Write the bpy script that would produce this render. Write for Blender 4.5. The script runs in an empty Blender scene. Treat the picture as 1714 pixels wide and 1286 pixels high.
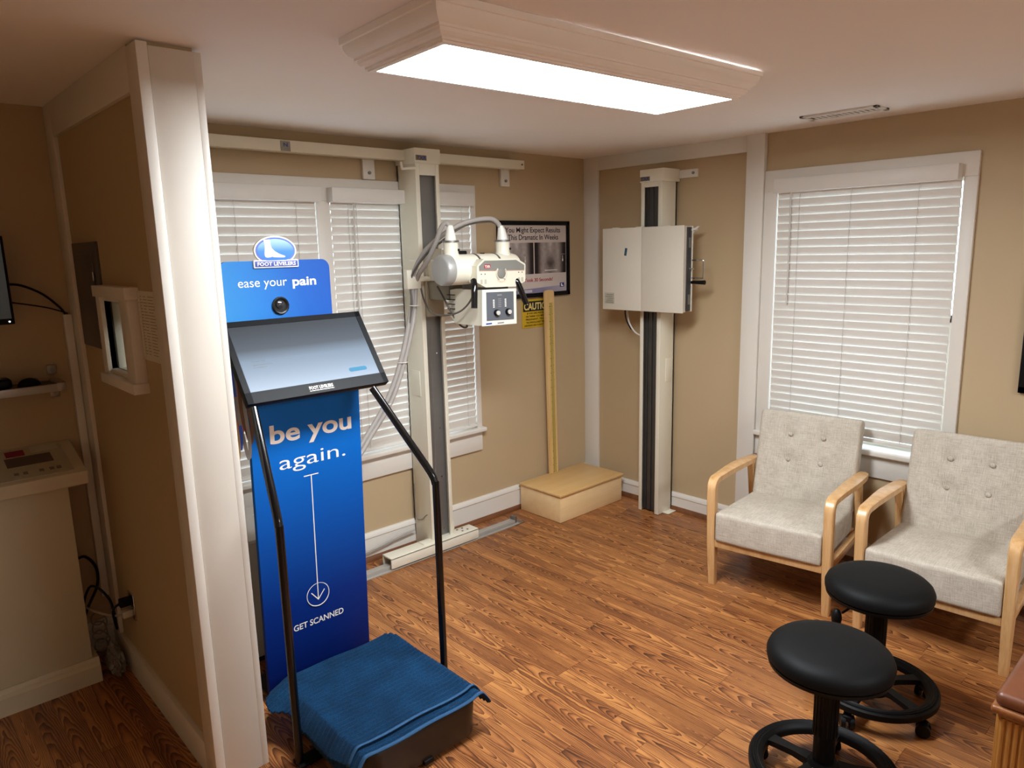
import bpy, bmesh, math, random
from mathutils import Vector, Matrix

random.seed(7)
sc = bpy.context.scene
COL = sc.collection
PI = math.pi

# ---------------------------------------------------------------- camera
CAM_POS = Vector((-4.01012583, -3.54616588, 1.79143749))
def cam_axes(yaw, pit, rol):
    f = Vector((math.cos(pit)*math.cos(yaw), math.cos(pit)*math.sin(yaw), math.sin(pit)))
    r = f.cross(Vector((0, 0, 1))).normalized()
    u = r.cross(f)
    return math.cos(rol)*r + math.sin(rol)*u, -math.sin(rol)*r + math.cos(rol)*u, f
CR, CU, CF = cam_axes(math.radians(47.44993837), math.radians(-10.62163269), math.radians(-1.38863989))
cam_d = bpy.data.cameras.new('camera')
cam_d.sensor_width = 36
cam_d.lens = 36*1210.65/1714
cam_d.clip_start = 0.02
cam = bpy.data.objects.new('camera', cam_d)
COL.objects.link(cam)
cam.matrix_world = Matrix(((CR.x, CU.x, -CF.x, CAM_POS.x), (CR.y, CU.y, -CF.y, CAM_POS.y), (CR.z, CU.z, -CF.z, CAM_POS.z), (0, 0, 0, 1)))
sc.camera = cam

# ---------------------------------------------------------------- world, exposure
LAMP_STRENGTH = 26.0
w = bpy.data.worlds.new('world'); sc.world = w; w.use_nodes = True
bg = w.node_tree.nodes['Background']
bg.inputs['Color'].default_value = (0.70, 0.86, 1.0, 1)
bg.inputs['Strength'].default_value = 2.3
sc.view_settings.view_transform = 'Standard'
sc.view_settings.look = 'None'
sc.view_settings.gamma = 1.0
sc.view_settings.use_curve_mapping = False
sc.view_settings.exposure = 1.1
sc.cycles.use_denoising = True
sc.cycles.max_bounces = 10
sc.cycles.diffuse_bounces = 6
sc.cycles.caustics_reflective = False
sc.cycles.caustics_refractive = False

# ---------------------------------------------------------------- materials
def lin(c):
    if isinstance(c, str):
        c = c.lstrip('#'); c = [int(c[i:i+2], 16)/255 for i in (0, 2, 4)]
    return tuple((v/12.92 if v <= .04045 else ((v+.055)/1.055)**2.4) for v in c[:3]) + (1.0,)
MATS = {}
class NT:
    def __init__(s, name):
        s.m = bpy.data.materials.new(name); s.m.use_nodes = True
        s.t = s.m.node_tree; s.n = s.t.nodes; s.b = s.n['Principled BSDF']
    def add(s, kind, **kw):
        n = s.n.new(kind)
        for k, v in kw.items():
            if hasattr(n, k) and k not in ('inputs',): setattr(n, k, v)
        return n
    def link(s, a, b): s.t.links.new(a, b)
    def math(s, op, a, b=None, c=None):
        n = s.n.new('ShaderNodeMath'); n.operation = op
        for i, v in enumerate((a, b, c)):
            if v is None: continue
            if isinstance(v, (int, float)): n.inputs[i].default_value = v
            else: s.link(v, n.inputs[i])
        return n.outputs[0]
    def ramp(s, fac, stops):
        n = s.n.new('ShaderNodeValToRGB'); e = n.color_ramp.elements
        while len(e) < len(stops): e.new(0.5)
        for el, (p, c) in zip(e, stops): el.position = p; el.color = lin(c)
        s.link(fac, n.inputs[0]); return n.outputs[0]
    def noise(s, vec, scale, detail=2.0, rough=.5):
        n = s.n.new('ShaderNodeTexNoise'); n.inputs['Scale'].default_value = scale
        n.inputs['Detail'].default_value = detail; n.inputs['Roughness'].default_value = rough
        if vec is not None: s.link(vec, n.inputs['Vector'])
        return n.outputs['Fac']
    def mapping(s, vec, scale=(1, 1, 1), rot=(0, 0, 0), loc=(0, 0, 0)):
        n = s.n.new('ShaderNodeMapping')
        n.inputs['Scale'].default_value = scale; n.inputs['Rotation'].default_value = rot; n.inputs['Location'].default_value = loc
        s.link(vec, n.inputs['Vector']); return n.outputs[0]
    def coord(s, out='Object'):
        n = s.n.new('ShaderNodeTexCoord'); return n.outputs[out]
    def bump(s, h, strength=.2, dist=.002):
        n = s.n.new('ShaderNodeBump'); n.inputs['Strength'].default_value = strength; n.inputs['Distance'].default_value = dist
        s.link(h, n.inputs['Height']); s.link(n.outputs[0], s.b.inputs['Normal'])

def mat(name, col, rough=.5, metal=0.0, var=.06, scale=8.0, bump=0.0, bscale=120.0, spec=.5, emit=0.0, coat=0.0):
    if name in MATS: return MATS[name]
    t = NT(name); b = t.b
    b.inputs['Roughness'].default_value = rough; b.inputs['Metallic'].default_value = metal
    b.inputs['Specular IOR Level'].default_value = spec
    b.inputs['Coat Weight'].default_value = coat
    c = lin(col)
    vec = t.coord('Object')
    f = t.noise(vec, scale, 3.0)
    n = t.n.new('ShaderNodeMix'); n.data_type = 'RGBA'
    n.inputs[6].default_value = tuple(v*(1-var) for v in c[:3]) + (1,)
    n.inputs[7].default_value = tuple(min(1, v*(1+var)) for v in c[:3]) + (1,)
    t.link(f, n.inputs[0]); t.link(n.outputs[2], b.inputs['Base Color'])
    if bump: t.bump(t.noise(vec, bscale, 2.0), bump)
    if emit:
        b.inputs['Emission Color'].default_value = c; b.inputs['Emission Strength'].default_value = emit
    MATS[name] = t.m
    return t.m

def wood(name, cols, axis='x', scale=1.0, rough=.4):
    if name in MATS: return MATS[name]
    t = NT(name); t.b.inputs['Roughness'].default_value = rough
    s = {'x': (1.2, 14, 14), 'y': (14, 1.2, 14), 'z': (14, 14, 1.2)}[axis]
    v = t.mapping(t.coord('Object'), tuple(k*scale for k in s))
    a = t.noise(v, 1.6, 4.0, .6)
    v2 = t.mapping(t.coord('Object'), tuple(k*scale*7 for k in s))
    b2 = t.noise(v2, 1.5, 2.0)
    f = t.math('ADD', t.math('MULTIPLY', a, .75), t.math('MULTIPLY', b2, .25))
    n = len(cols)
    c = t.ramp(f, [(.3+.4*i/(n-1), cols[i]) for i in range(n)])
    t.link(c, t.b.inputs['Base Color']); t.bump(b2, .08)
    MATS[name] = t.m; return t.m

def linen(name):
    t = NT(name); t.b.inputs['Roughness'].default_value = .92; t.b.inputs['Specular IOR Level'].default_value = .15
    co = t.coord('Object')
    a = t.noise(t.mapping(co, (25, 420, 25)), 1.0, 3.0, .65)
    b = t.noise(t.mapping(co, (420, 22, 420)), 1.0, 3.0, .65)
    c = t.noise(co, 14, 2.0)
    f = t.math('ADD', t.math('ADD', t.math('MULTIPLY', a, .42), t.math('MULTIPLY', b, .42)), t.math('MULTIPLY', c, .16))
    t.link(t.ramp(f, [(.33, '#9A9082'), (.5, '#BBB2A4'), (.66, '#D3CBBE')]), t.b.inputs['Base Color'])
    t.bump(f, .45, .002)
    MATS[name] = t.m; return t.m

def plank_mat(name, individual):
    t = NT(name); b = t.b
    b.inputs['Roughness'].default_value = .34; b.inputs['Specular IOR Level'].default_value = .45
    pos = t.n.new('ShaderNodeNewGeometry').outputs['Position']
    if individual:
        rnd = t.n.new('ShaderNodeObjectInfo').outputs['Random']; lp = t.coord('Object')
    else:
        a = t.n.new('ShaderNodeAttribute'); a.attribute_name = 'rnd'; rnd = a.outputs['Fac']
        a2 = t.n.new('ShaderNodeAttribute'); a2.attribute_name = 'loc'; lp = a2.outputs['Vector']
    sp = t.n.new('ShaderNodeSeparateXYZ'); t.link(lp, sp.inputs[0])
    u, v = sp.outputs[0], sp.outputs[1]
    def hsh(k): return t.math('FRACT', t.math('MULTIPLY', rnd, k))
    r1, r2, r3, r4 = hsh(7.31), hsh(53.7), hsh(191.3), hsh(977.1)
    off = t.n.new('ShaderNodeCombineXYZ'); t.link(t.math('MULTIPLY', r1, 37), off.inputs[0]); t.link(t.math('MULTIPLY', r2, 53), off.inputs[1]); t.link(t.math('MULTIPLY', r3, 11), off.inputs[2])
    va = t.n.new('ShaderNodeVectorMath'); t.link(lp, va.inputs[0]); t.link(off.outputs[0], va.inputs[1]); lo = va.outputs[0]
    warp = t.noise(t.mapping(lo, (9, 3.2, 1)), 1.0, 2.0, .5)
    warp2 = t.noise(t.mapping(lo, (50, 14, 1)), 1.0, 2.0)
    du = t.math('ADD', u, t.math('MULTIPLY', t.math('SUBTRACT', r1, .5), .05))
    dv = t.math('ADD', t.math('MULTIPLY', v, t.math('MULTIPLY', t.math('SUBTRACT', r4, .42), .16)), t.math('ADD', t.math('MULTIPLY', r2, .05), .012))
    rr = t.math('SQRT', t.math('ADD', t.math('MULTIPLY', du, du), t.math('MULTIPLY', dv, dv)))
    rr = t.math('ADD', rr, t.math('MULTIPLY', t.math('SUBTRACT', warp, .5), .020))
    rr = t.math('ADD', rr, t.math('MULTIPLY', t.math('SUBTRACT', warp2, .5), .004))
    ring = t.math('FRACT', t.math('MULTIPLY', rr, t.math('ADD', 150.0, t.math('MULTIPLY', r3, 120))))
    ring = t.math('POWER', ring, 1.8)
    pores = t.noise(t.mapping(lo, (420, 6, 1)), 1.0, 2.0, .6)
    patch = t.noise(t.mapping(lo, (12, 1.6, 1)), 1.0, 2.0)
    fine = t.noise(t.mapping(lo, (1400, 22, 1)), 1.0, 2.0, .6)
    ring = t.math('MULTIPLY', ring, t.math('ADD', .35, t.math('MULTIPLY', fine, 1.3)))
    f = t.math('ADD', t.math('ADD', t.math('MULTIPLY', ring, .46), t.math('MULTIPLY', pores, .50)), t.math('MULTIPLY', t.math('SUBTRACT', fine, .5), .22))
    f = t.math('ADD', f, t.math('MULTIPLY', t.math('SUBTRACT', patch, .5), .6))
    f = t.math('ADD', f, t.math('MULTIPLY', t.math('SUBTRACT', r4, .5), .14))
    c = t.ramp(f, [(.16, '#BA8048'), (.36, '#965D34'), (.55, '#6E4124'), (.80, '#381F15')])
    t.link(c, b.inputs['Base Color'])
    t.bump(f, .06, .001)
    return t.m

def glass_mat(name, tint=(1, 1, 1, 1), rough=0.0):
    t = NT(name)
    tr = t.n.new('ShaderNodeBsdfTransparent'); tr.inputs[0].default_value = tint
    gl = t.n.new('ShaderNodeBsdfGlossy'); gl.inputs['Roughness'].default_value = rough
    lw = t.n.new('ShaderNodeLayerWeight'); lw.inputs[0].default_value = .5
    fr = t.math('ADD', .03, t.math('MULTIPLY', t.math('POWER', lw.outputs['Facing'], 5.0), .6))
    mx = t.n.new('ShaderNodeMixShader'); t.link(fr, mx.inputs[0]); t.link(tr.outputs[0], mx.inputs[1]); t.link(gl.outputs[0], mx.inputs[2])
    t.link(mx.outputs[0], t.n['Material Output'].inputs[0])
    return t.m

def gradient_mat(name, axis, a, b, stops, rough=.35):
    """printed colour gradient along one object axis from coordinate a to b"""
    t = NT(name); t.b.inputs['Roughness'].default_value = rough
    sp = t.n.new('ShaderNodeSeparateXYZ'); t.link(t.coord('Object'), sp.inputs[0])
    if isinstance(axis, str):
        v = sp.outputs['xyz'.index(axis)]
    else:
        v = t.math('ADD', t.math('MULTIPLY', sp.outputs[0], axis[0]), t.math('MULTIPLY', sp.outputs[2], axis[2]))
    f = t.math('DIVIDE', t.math('SUBTRACT', v, a), b-a)
    t.link(t.ramp(f, stops), t.b.inputs['Base Color']); t.b.inputs['Specular IOR Level'].default_value = .2
    return t.m

WALL = mat('wall_paint_tan', '#B6A07E', .62, var=.03, scale=3, bump=.05, bscale=300)
CEILM = mat('ceiling_paint', '#F1ECE8', .9, var=.02, scale=2)
WHITE = mat('trim_white', '#DAD5CC', .45, var=.03, scale=5)
SCUFF = mat('scuffed_white_board', '#CEC7BC', .5, var=.07, scale=4)
BLINDM = mat('blind_white', '#DAD6CF', .45, var=.01)
CREAM = mat('cream_enamel', '#E2DDCB', .38, var=.02, scale=3)
CREAM2 = mat('bucky_enamel', '#D3CCBD', .5, var=.02, scale=3)
GREYV = mat('grey_vinyl', '#7D7C76', .5)
CABLE = mat('grey_cable', '#A39D97', .55)
STEEL = mat('brushed_steel', '#8B8A88', .38, metal=.9, var=.15, scale=6)
DSTEEL = mat('dark_channel_steel', '#5A5856', .42, metal=.75, var=.25, scale=5)
ALU = mat('aluminium', '#B9B6B0', .4, metal=.45, var=.1)
CHROME = mat('chrome', '#C9C9C9', .15, metal=1.0, var=.02)
BLACK = mat('black_plastic', '#0A0A0B', .5, var=.1, spec=.2)
BLACKG = mat('black_gloss', '#0C0C0E', .12, var=.05)
VINYLB = mat('black_vinyl', '#090A0B', .6, var=.06, scale=40, bump=.08, bscale=900, spec=.16)
BROWNPL = mat('dark_brown_plastic', '#241A14', .3, var=.08)
CHAIRWOOD = wood('chair_ash_wood', ['#B98B54', '#CFA470', '#DDB787'], 'z', 1.0, .32)
PLY = wood('birch_ply', ['#E2C08C', '#E8C896', '#EDD0A2'], 'x', .6, .4)
LINEN = linen('beige_linen')
SHOE = wood('shoe_mould_brown', ['#4B2A17', '#6B4024', '#7F5030'], 'x', 1, .4)

# ---------------------------------------------------------------- geometry helpers
class MB:
    def __init__(s, tf=None): s.v = []; s.f = []; s.tf = tf
    def _add(s, vs, fs):
        o = len(s.v)
        s.v += [tuple(s.tf(*p)) if s.tf else tuple(p) for p in vs]
        s.f += [tuple(i+o for i in f) for f in fs]
        return s
    def from_bm(s, bm, M=None):
        bm.verts.ensure_lookup_table(); bm.verts.index_update()
        vs = [(M @ v.co if M else v.co.copy()) for v in bm.verts]
        fs = [[v.index for v in f.verts] for f in bm.faces]
        bm.free(); return s._add([tuple(v) for v in vs], fs)
    def box(s, x0, x1, y0, y1, z0, z1, bev=0.0, seg=2, M=None):
        bm = bmesh.new(); bmesh.ops.create_cube(bm, size=1)
        for v in bm.verts:
            v.co = Vector(((x0+x1)/2+v.co.x*abs(x1-x0), (y0+y1)/2+v.co.y*abs(y1-y0), (z0+z1)/2+v.co.z*abs(z1-z0)))
        if bev: bmesh.ops.bevel(bm, geom=list(bm.edges), offset=bev, segments=seg, affect='EDGES', profile=.5)
        return s.from_bm(bm, M)
    def cyl(s, p0, p1, r0, r1=None, n=20):
        r1 = r0 if r1 is None else r1
        p0 = Vector(p0); p1 = Vector(p1); d = (p1-p0).normalized()
        a = d.orthogonal().normalized(); b = d.cross(a)
        vs = []
        for p, r in ((p0, r0), (p1, r1)):
            for i in range(n):
                t = 2*PI*i/n; vs.append(tuple(p+a*(r*math.cos(t))+b*(r*math.sin(t))))
        fs = [(i, (i+1) % n, n+(i+1) % n, n+i) for i in range(n)] + [tuple(range(n))[::-1], tuple(range(n, 2*n))]
        return s._add(vs, fs)
    def lathe(s, prof, c=(0, 0, 0), axis='z', n=32):
        vs = []; fs = []
        for r, h in prof:
            for i in range(n):
                t = 2*PI*i/n; p = (r*math.cos(t), r*math.sin(t), h)
                if axis == 'x': p = (p[2], p[0], p[1])
                elif axis == 'y': p = (p[0], -p[2], p[1])
                vs.append((p[0]+c[0], p[1]+c[1], p[2]+c[2]))
        m = len(prof)
        for j in range(m-1):
            for i in range(n):
                fs.append((j*n+i, j*n+(i+1) % n, (j+1)*n+(i+1) % n, (j+1)*n+i))
        fs.append(tuple(range(n))[::-1]); fs.append(tuple(range((m-1)*n, m*n)))
        return s._add(vs, fs)
    def torus(s, c, R, r, axis='z', n=32, k=8, a0=0.0, a1=2*PI, sy=1.0):
        full = abs(a1-a0-2*PI) < 1e-6; vs = []; fs = []; N = n if full else n+1
        for i in range(N):
            t = a0+(a1-a0)*i/n
            for j in range(k):
                q = 2*PI*j/k; rr = R+r*math.cos(q); p = (rr*math.cos(t), rr*math.sin(t)*sy, r*math.sin(q))
                if axis == 'x': p = (p[2], p[0], p[1])
                elif axis == 'y': p = (p[0], p[2], p[1])
                vs.append((p[0]+c[0], p[1]+c[1], p[2]+c[2]))
        for i in range(n):
            for j in range(k):
                i2 = (i+1) % N
                fs.append((i*k+j, i2*k+j, i2*k+(j+1) % k, i*k+(j+1) % k))
        return s._add(vs, fs)
    def prism(s, poly, axis, a0, a1):
        """2D polygon extruded along axis. axis x: (y,z), y: (x,z), z: (x,y)"""
        def P(u, v, a): return {'x': (a, u, v), 'y': (u, a, v), 'z': (u, v, a)}[axis]
        n = len(poly)
        vs = [P(u, v, a0) for u, v in poly]+[P(u, v, a1) for u, v in poly]
        fs = [(i, (i+1) % n, n+(i+1) % n, n+i) for i in range(n)]+[tuple(range(n))[::-1], tuple(range(n, 2*n))]
        return s._add(vs, fs)
    def tube(s, pts, r, n=8, smooth=6, flat=None):
        """swept tube through the points (catmull-rom); flat=(w,t) gives a ribbon section"""
        P = [Vector(p) for p in pts]
        if smooth and len(P) > 2:
            Q = [P[0]*2-P[1]]+P+[P[-1]*2-P[-2]]; out = []
            for i in range(1, len(Q)-2):
                for k in range(smooth):
                    t = k/smooth; a, b, c, d = Q[i-1:i+3]
                    out.append(.5*((2*b)+(c-a)*t+(2*a-5*b+4*c-d)*t*t+(3*b-a-3*c+d)*t**3))
            out.append(P[-1]); P = out
        vs = []; fs = []; nrm = None
        for i, p in enumerate(P):
            t = (P[min(i+1, len(P)-1)]-P[max(i-1, 0)]).normalized()
            if nrm is None: nrm = t.orthogonal().normalized()
            nrm = (nrm-t*nrm.dot(t)).normalized(); b = t.cross(nrm)
            if flat:
                b = t.cross(Vector(flat[2])).normalized(); nn = b.cross(t)
                for a, c in ((-1, -1), (1, -1), (1, 1), (-1, 1)): vs.append(tuple(p+b*(a*flat[0]/2)+nn*(c*flat[1]/2)))
                k = 4
            else:
                k = n
                for j in range(n):
                    q = 2*PI*j/n; vs.append(tuple(p+nrm*(r*math.cos(q))+b*(r*math.sin(q))))
        m = len(P)
        for i in range(m-1):
            for j in range(k): fs.append((i*k+j, i*k+(j+1) % k, (i+1)*k+(j+1) % k, (i+1)*k+j))
        fs.append(tuple(range(k))[::-1]); fs.append(tuple(range((m-1)*k, m*k)))
        return s._add(vs, fs)
    def loft(s, rings):
        """closed rings with equal vertex counts"""
        n = len(rings[0]); vs = [p for r in rings for p in r]; fs = []
        for i in range(len(rings)-1):
            for j in range(n): fs.append((i*n+j, i*n+(j+1) % n, (i+1)*n+(j+1) % n, (i+1)*n+j))
        fs.append(tuple(range(n))[::-1]); fs.append(tuple(range((len(rings)-1)*n, len(rings)*n)))
        return s._add(vs, fs)
    def ball(s, c, r, sx=1, sy=1, sz=1, n=14):
        bm = bmesh.new(); bmesh.ops.create_uvsphere(bm, u_segments=n, v_segments=max(6, n//2), radius=r)
        return s.from_bm(bm, Matrix.Translation(c) @ Matrix.Diagonal((sx, sy, sz, 1)))
    def mesh(s, name, m, off=(0, 0, 0), smooth=True, ang=38):
        me = bpy.data.meshes.new(name)
        me.from_pydata([(a-off[0], b-off[1], c-off[2]) for a, b, c in s.v], [], s.f)
        bm = bmesh.new(); bm.from_mesh(me); bmesh.ops.recalc_face_normals(bm, faces=bm.faces); bm.to_mesh(me); bm.free()
        if smooth:
            me.polygons.foreach_set('use_smooth', [True]*len(me.polygons)); me.set_sharp_from_angle(angle=math.radians(ang))
        if m: me.materials.append(m)
        return me
    def bbox(s):
        xs, ys, zs = zip(*s.v); return min(xs), max(xs), min(ys), max(ys), min(zs), max(zs)

def tag(o, label, cat, group=None):
    o['label'] = label; o['category'] = cat
    if group: o['group'] = group
    return o
ORIG = {}
def thing(name, label, cat, loc=(0, 0, 0), group=None):
    o = bpy.data.objects.new(name, None); o.empty_display_size = .1; COL.objects.link(o)
    o.location = loc; ORIG[o.name] = Vector(loc)
    return tag(o, label, cat, group)
def root_off(p):
    while p.parent: p = p.parent
    return ORIG.get(p.name, Vector((0, 0, 0)))
def part(parent, name, mb, m, label=None, **k):
    me = mb.mesh(name, m, root_off(parent), **k)
    o = bpy.data.objects.new(name, me); COL.objects.link(o); o.parent = parent
    if label: o['label'] = label
    return o
def inst(parent, name, me, loc):
    o = bpy.data.objects.new(name, me); COL.objects.link(o); o.parent = parent; o.location = Vector(loc)-root_off(parent); return o
def solo(name, mb, m, label, cat, group=None, **k):
    b = mb.bbox(); off = Vector(((b[0]+b[1])/2, (b[2]+b[3])/2, b[4]))
    o = bpy.data.objects.new(name, mb.mesh(name, m, off, **k)); COL.objects.link(o); o.location = off; ORIG[o.name] = off
    return tag(o, label, cat, group)
def struct(name, mb=None, m=None, **k):
    if mb is None:
        o = bpy.data.objects.new(name, None); o.empty_display_size = .1
    else:
        o = bpy.data.objects.new(name, mb.mesh(name, m, **k))
    COL.objects.link(o); o['kind'] = 'structure'; ORIG[o.name] = Vector((0, 0, 0)); return o
def dup(root, loc, rz, label):
    r = root.copy(); COL.objects.link(r); r.location = loc; r.rotation_euler = (0, 0, rz); r['label'] = label
    for ch in list(root.children):
        c = ch.copy(); COL.objects.link(c); c.parent = r
        for g in list(ch.children):
            d = g.copy(); COL.objects.link(d); d.parent = c
    return r

def text(parent, s, m, o, xd, yd, width=None, height=None, bold=0.0, align='L', depth=.0008, name='lettering', italic=0.0):
    """lettering laid on a plane: o = baseline start (or centre), xd / yd unit directions; width and cap height in metres"""
    cu = bpy.data.curves.new('t', 'FONT'); cu.body = s; cu.resolution_u = 6 if (height or 0) > .02 else 2; cu.offset = bold; cu.space_line = 1.0
    ob = bpy.data.objects.new('t', cu); COL.objects.link(ob)
    dg = bpy.context.evaluated_depsgraph_get(); me = bpy.data.meshes.new_from_object(ob.evaluated_get(dg))
    vs = [v.co.copy() for v in me.vertices]; fs = [tuple(p.vertices) for p in me.polygons]
    bpy.data.objects.remove(ob); bpy.data.curves.remove(cu); bpy.data.meshes.remove(me)
    if not vs: return None
    x0 = min(v.x for v in vs); x1 = max(v.x for v in vs)
    cap = .70
    k = (height/cap) if height else width/(x1-x0)
    kx = width/(x1-x0) if width else k
    o = Vector(o); xd = Vector(xd).normalized(); yd = Vector(yd).normalized(); nz = xd.cross(yd)
    sh = {'L': -x0, 'C': -(x0+x1)/2, 'R': -x1}[align]
    mb = MB(); n = len(vs)
    mb.v = [tuple(o+xd*((v.x+sh)*kx+italic*v.y*k)+yd*(v.y*k)+nz*depth) for v in vs]
    mb.f = fs
    me = bpy.data.meshes.new(name); off = root_off(parent)
    me.from_pydata([(a-off.x, b-off.y, c-off.z) for a, b, c in mb.v], [], fs); me.materials.append(m)
    ob = bpy.data.objects.new(name, me); COL.objects.link(ob); ob.parent = parent
    return ob

TXTW = mat('print_white', '#F0ECE4', .5, var=.01)
TXTK = mat('print_black', '#15131A', .6, var=.02)
TXTR = mat('print_red', '#A81C2A', .6, var=.02)
TXTG = mat('print_grey', '#8A8A88', .6, var=.02)
TXTB = mat('print_blue', '#23458F', .6, var=.02)
TA = lambda s, d, z: (s, -d, z)      # wall_back: along x, depth into room, height
TB = lambda s, d, z: (-d, s, z)      # wall_right: along y
H = 2.40

# ---------------------------------------------------------------- floor with planks
fl = struct('floor', MB().box(-5.3, .12, -5.6, .12, -.06, -.011), mat('floor_underlay', '#2A1A10', .8))
PW, PL = .07, .68
plank_me = MB().box(-PW/2+.0004, PW/2-.0004, -PL/2+.0005, PL/2-.0005, -.011, 0).mesh('plank', plank_mat('oak_laminate', True), smooth=False)
cells = []
rows = int(5.3/PW)
for i in range(rows):
    x = .03-PW*(i+.5); sh = (random.randint(0, 3)*.17+random.uniform(-.01, .01)) if i else 0
    y = .1+sh
    while y > -5.6:
        cells.append((x, y-PL/2)); y -= PL
def seen(x, y):
    v = Vector((x, y, 0))-CAM_POS; d = v.dot(CF)
    if d < .2: return None
    px = 857+1210.65*v.dot(CR)/d; py = 643-1210.65*v.dot(CU)/d
    return d if (-40 < px < 1760 and 0 < py < 1330) else None
vis = []; rest = []
for c in cells:
    ds = [seen(c[0], c[1]+k*PL/2) for k in (-1, -.5, 0, .5, 1)]
    ds = [d for d in ds if d]
    (vis.append((min(ds), c)) if ds else rest.append(c))
vis.sort(); rest += [c for _, c in vis[300:]]; vis = [c for _, c in vis[:300]]
for c in vis: inst(fl, 'plank', plank_me, (c[0], c[1], 0))
bm_v = []; bm_f = []; rr = []; ll = []
pm = MB().box(-PW/2+.0004, PW/2-.0004, -PL/2+.0005, PL/2-.0005, -.011, 0)
for c in rest:
    o = len(bm_v); q = random.random()
    for v in pm.v: bm_v.append((v[0]+c[0], v[1]+c[1], v[2])); rr.append(q); ll.append(v)
    bm_f += [tuple(i+o for i in f) for f in pm.f]
me = bpy.data.meshes.new('plank_remainder'); me.from_pydata(bm_v, [], bm_f)
me.attributes.new('rnd', 'FLOAT', 'POINT').data.foreach_set('value', rr)
me.attributes.new('loc', 'FLOAT_VECTOR', 'POINT').data.foreach_set('vector', [k for v in ll for k in v])
me.materials.append(plank_mat('oak_laminate_rest', False))
o = bpy.data.objects.new('plank_remainder', me); COL.objects.link(o); o.parent = fl; o['kind'] = 'stuff'

# ---------------------------------------------------------------- shell
struct('ceiling', MB().box(-5.3, .12, -5.6, .12, H, H+.1), CEILM)
WZ0, WZ1 = .65, 2.10
mb = MB()
for x0, x1, z0, z1 in ((-5.3, -3.06, -.05, H+.05), (-1.084, .12, -.05, H+.05), (-3.06, -1.084, -.05, WZ0-.012), (-3.06, -1.084, WZ1, H+.05), (-2.124, -2.044, WZ0, WZ1)):
    mb.box(x0, x1, 0, .14, z0, z1)
struct('wall_back', mb, WALL, smooth=False)
mb = MB(); BZ0, BZ1 = .672, 2.10
for y0, y1, z0, z1 in ((-5.6, -2.403, -.05, H+.05), (-1.465, 0, -.05, H+.05), (-2.403, -1.465, -.05, BZ0-.012), (-2.403, -1.465, BZ1, H+.05)):
    mb.box(0, .14, y0, y1, z0, z1)
struct('wall_right', mb, WALL, smooth=False)
struct('wall_left', MB().box(-5.3, -5.2, -5.6, .0, -.05, H+.05), WALL)
struct('wall_front', MB().box(-5.3, .12, -5.6, -5.5, -.05, H+.05), mat('wall_paint_light', '#E4DED2', .6, var=.02))

# partition wall with pass-through
mb = MB(); px0, px1 = -3.285, -3.135
for y0, y1, z0, z1 in ((-1.215, -.842, -.02, H), (-.577, 0, -.02, H), (-.842, -.577, -.02, 1.372), (-.842, -.577, 1.658, H)):
    mb.box(px0, px1, y0, y1, z0, z1)
pw = struct('wall_partition', mb, WALL, smooth=False)
def P_(name, m, *boxes, bev=.002):
    b = MB()
    for q in boxes: b.box(*q, bev)
    return part(pw, name, b, m)
P_('end_board', SCUFF, (-3.268, -3.1400, -1.239, -1.213, 0, 2.385), bev=.002)
P_('corner_strip', WHITE, (-3.302, -3.2705, -1.247, -1.15, 0, 2.392))
P_('corner_strip', WHITE, (-3.1405, -3.118, -1.2385, -1.13, 0, 2.386))
P_('side_stile', WHITE, (-3.30, -3.28, -.125, -.001, 0, H))
P_('top_rail', WHITE, (-3.30, -3.28, -1.15, -.12, 2.27, H))
P_('side_stile', WHITE, (-3.14, -3.12, -.10, -.001, 0, H))
P_('baseboard', WHITE, (-3.303, -3.28, -1.15, -.10, 0, .13))
P_('baseboard', WHITE, (-3.14, -3.118, -1.13, -.02, 0, .13))
P_('pass_through_jamb', WHITE, (-3.31, -3.11, -.600, -.577, 1.372, 1.658), (-3.31, -3.11, -.842, -.819, 1.372, 1.658), (-3.31, -3.11, -.842, -.577, 1.372, 1.39), (-3.31, -3.11, -.842, -.577, 1.64, 1.658))
P_('pass_through_casing', WHITE, (-3.322, -3.282, -.937, -.842, 1.372, 1.658), (-3.322, -3.282, -.60, -.545, 1.372, 1.658), (-3.33, -3.282, -.945, -.54, 1.655, 1.695), (-3.335, -3.282, -.945, -.535, 1.338, 1.374))
P_('pass_through_casing', WHITE, (-3.137, -3.108, -.90, -.842, 1.34, 1.69), (-3.137, -3.108, -.60, -.545, 1.34, 1.69), (-3.137, -3.108, -.842, -.60, 1.64, 1.69), (-3.137, -3.108, -.842, -.60, 1.34, 1.39))
g = MB().box(-3.290, -3.286, -.819, -.60, 1.39, 1.64); part(pw, 'glass_pane', g, glass_mat('lead_glass', (.96, .97, .9, 1)))
P_('glazing_bead', mat('dark_seal', '#3A342C', .6), (-3.290, -3.286, -.6012, -.5995, 1.388, 1.642), (-3.290, -3.286, -.8195, -.818, 1.388, 1.642), (-3.290, -3.286, -.82, -.60, 1.389, 1.3915), bev=.0005)

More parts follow.
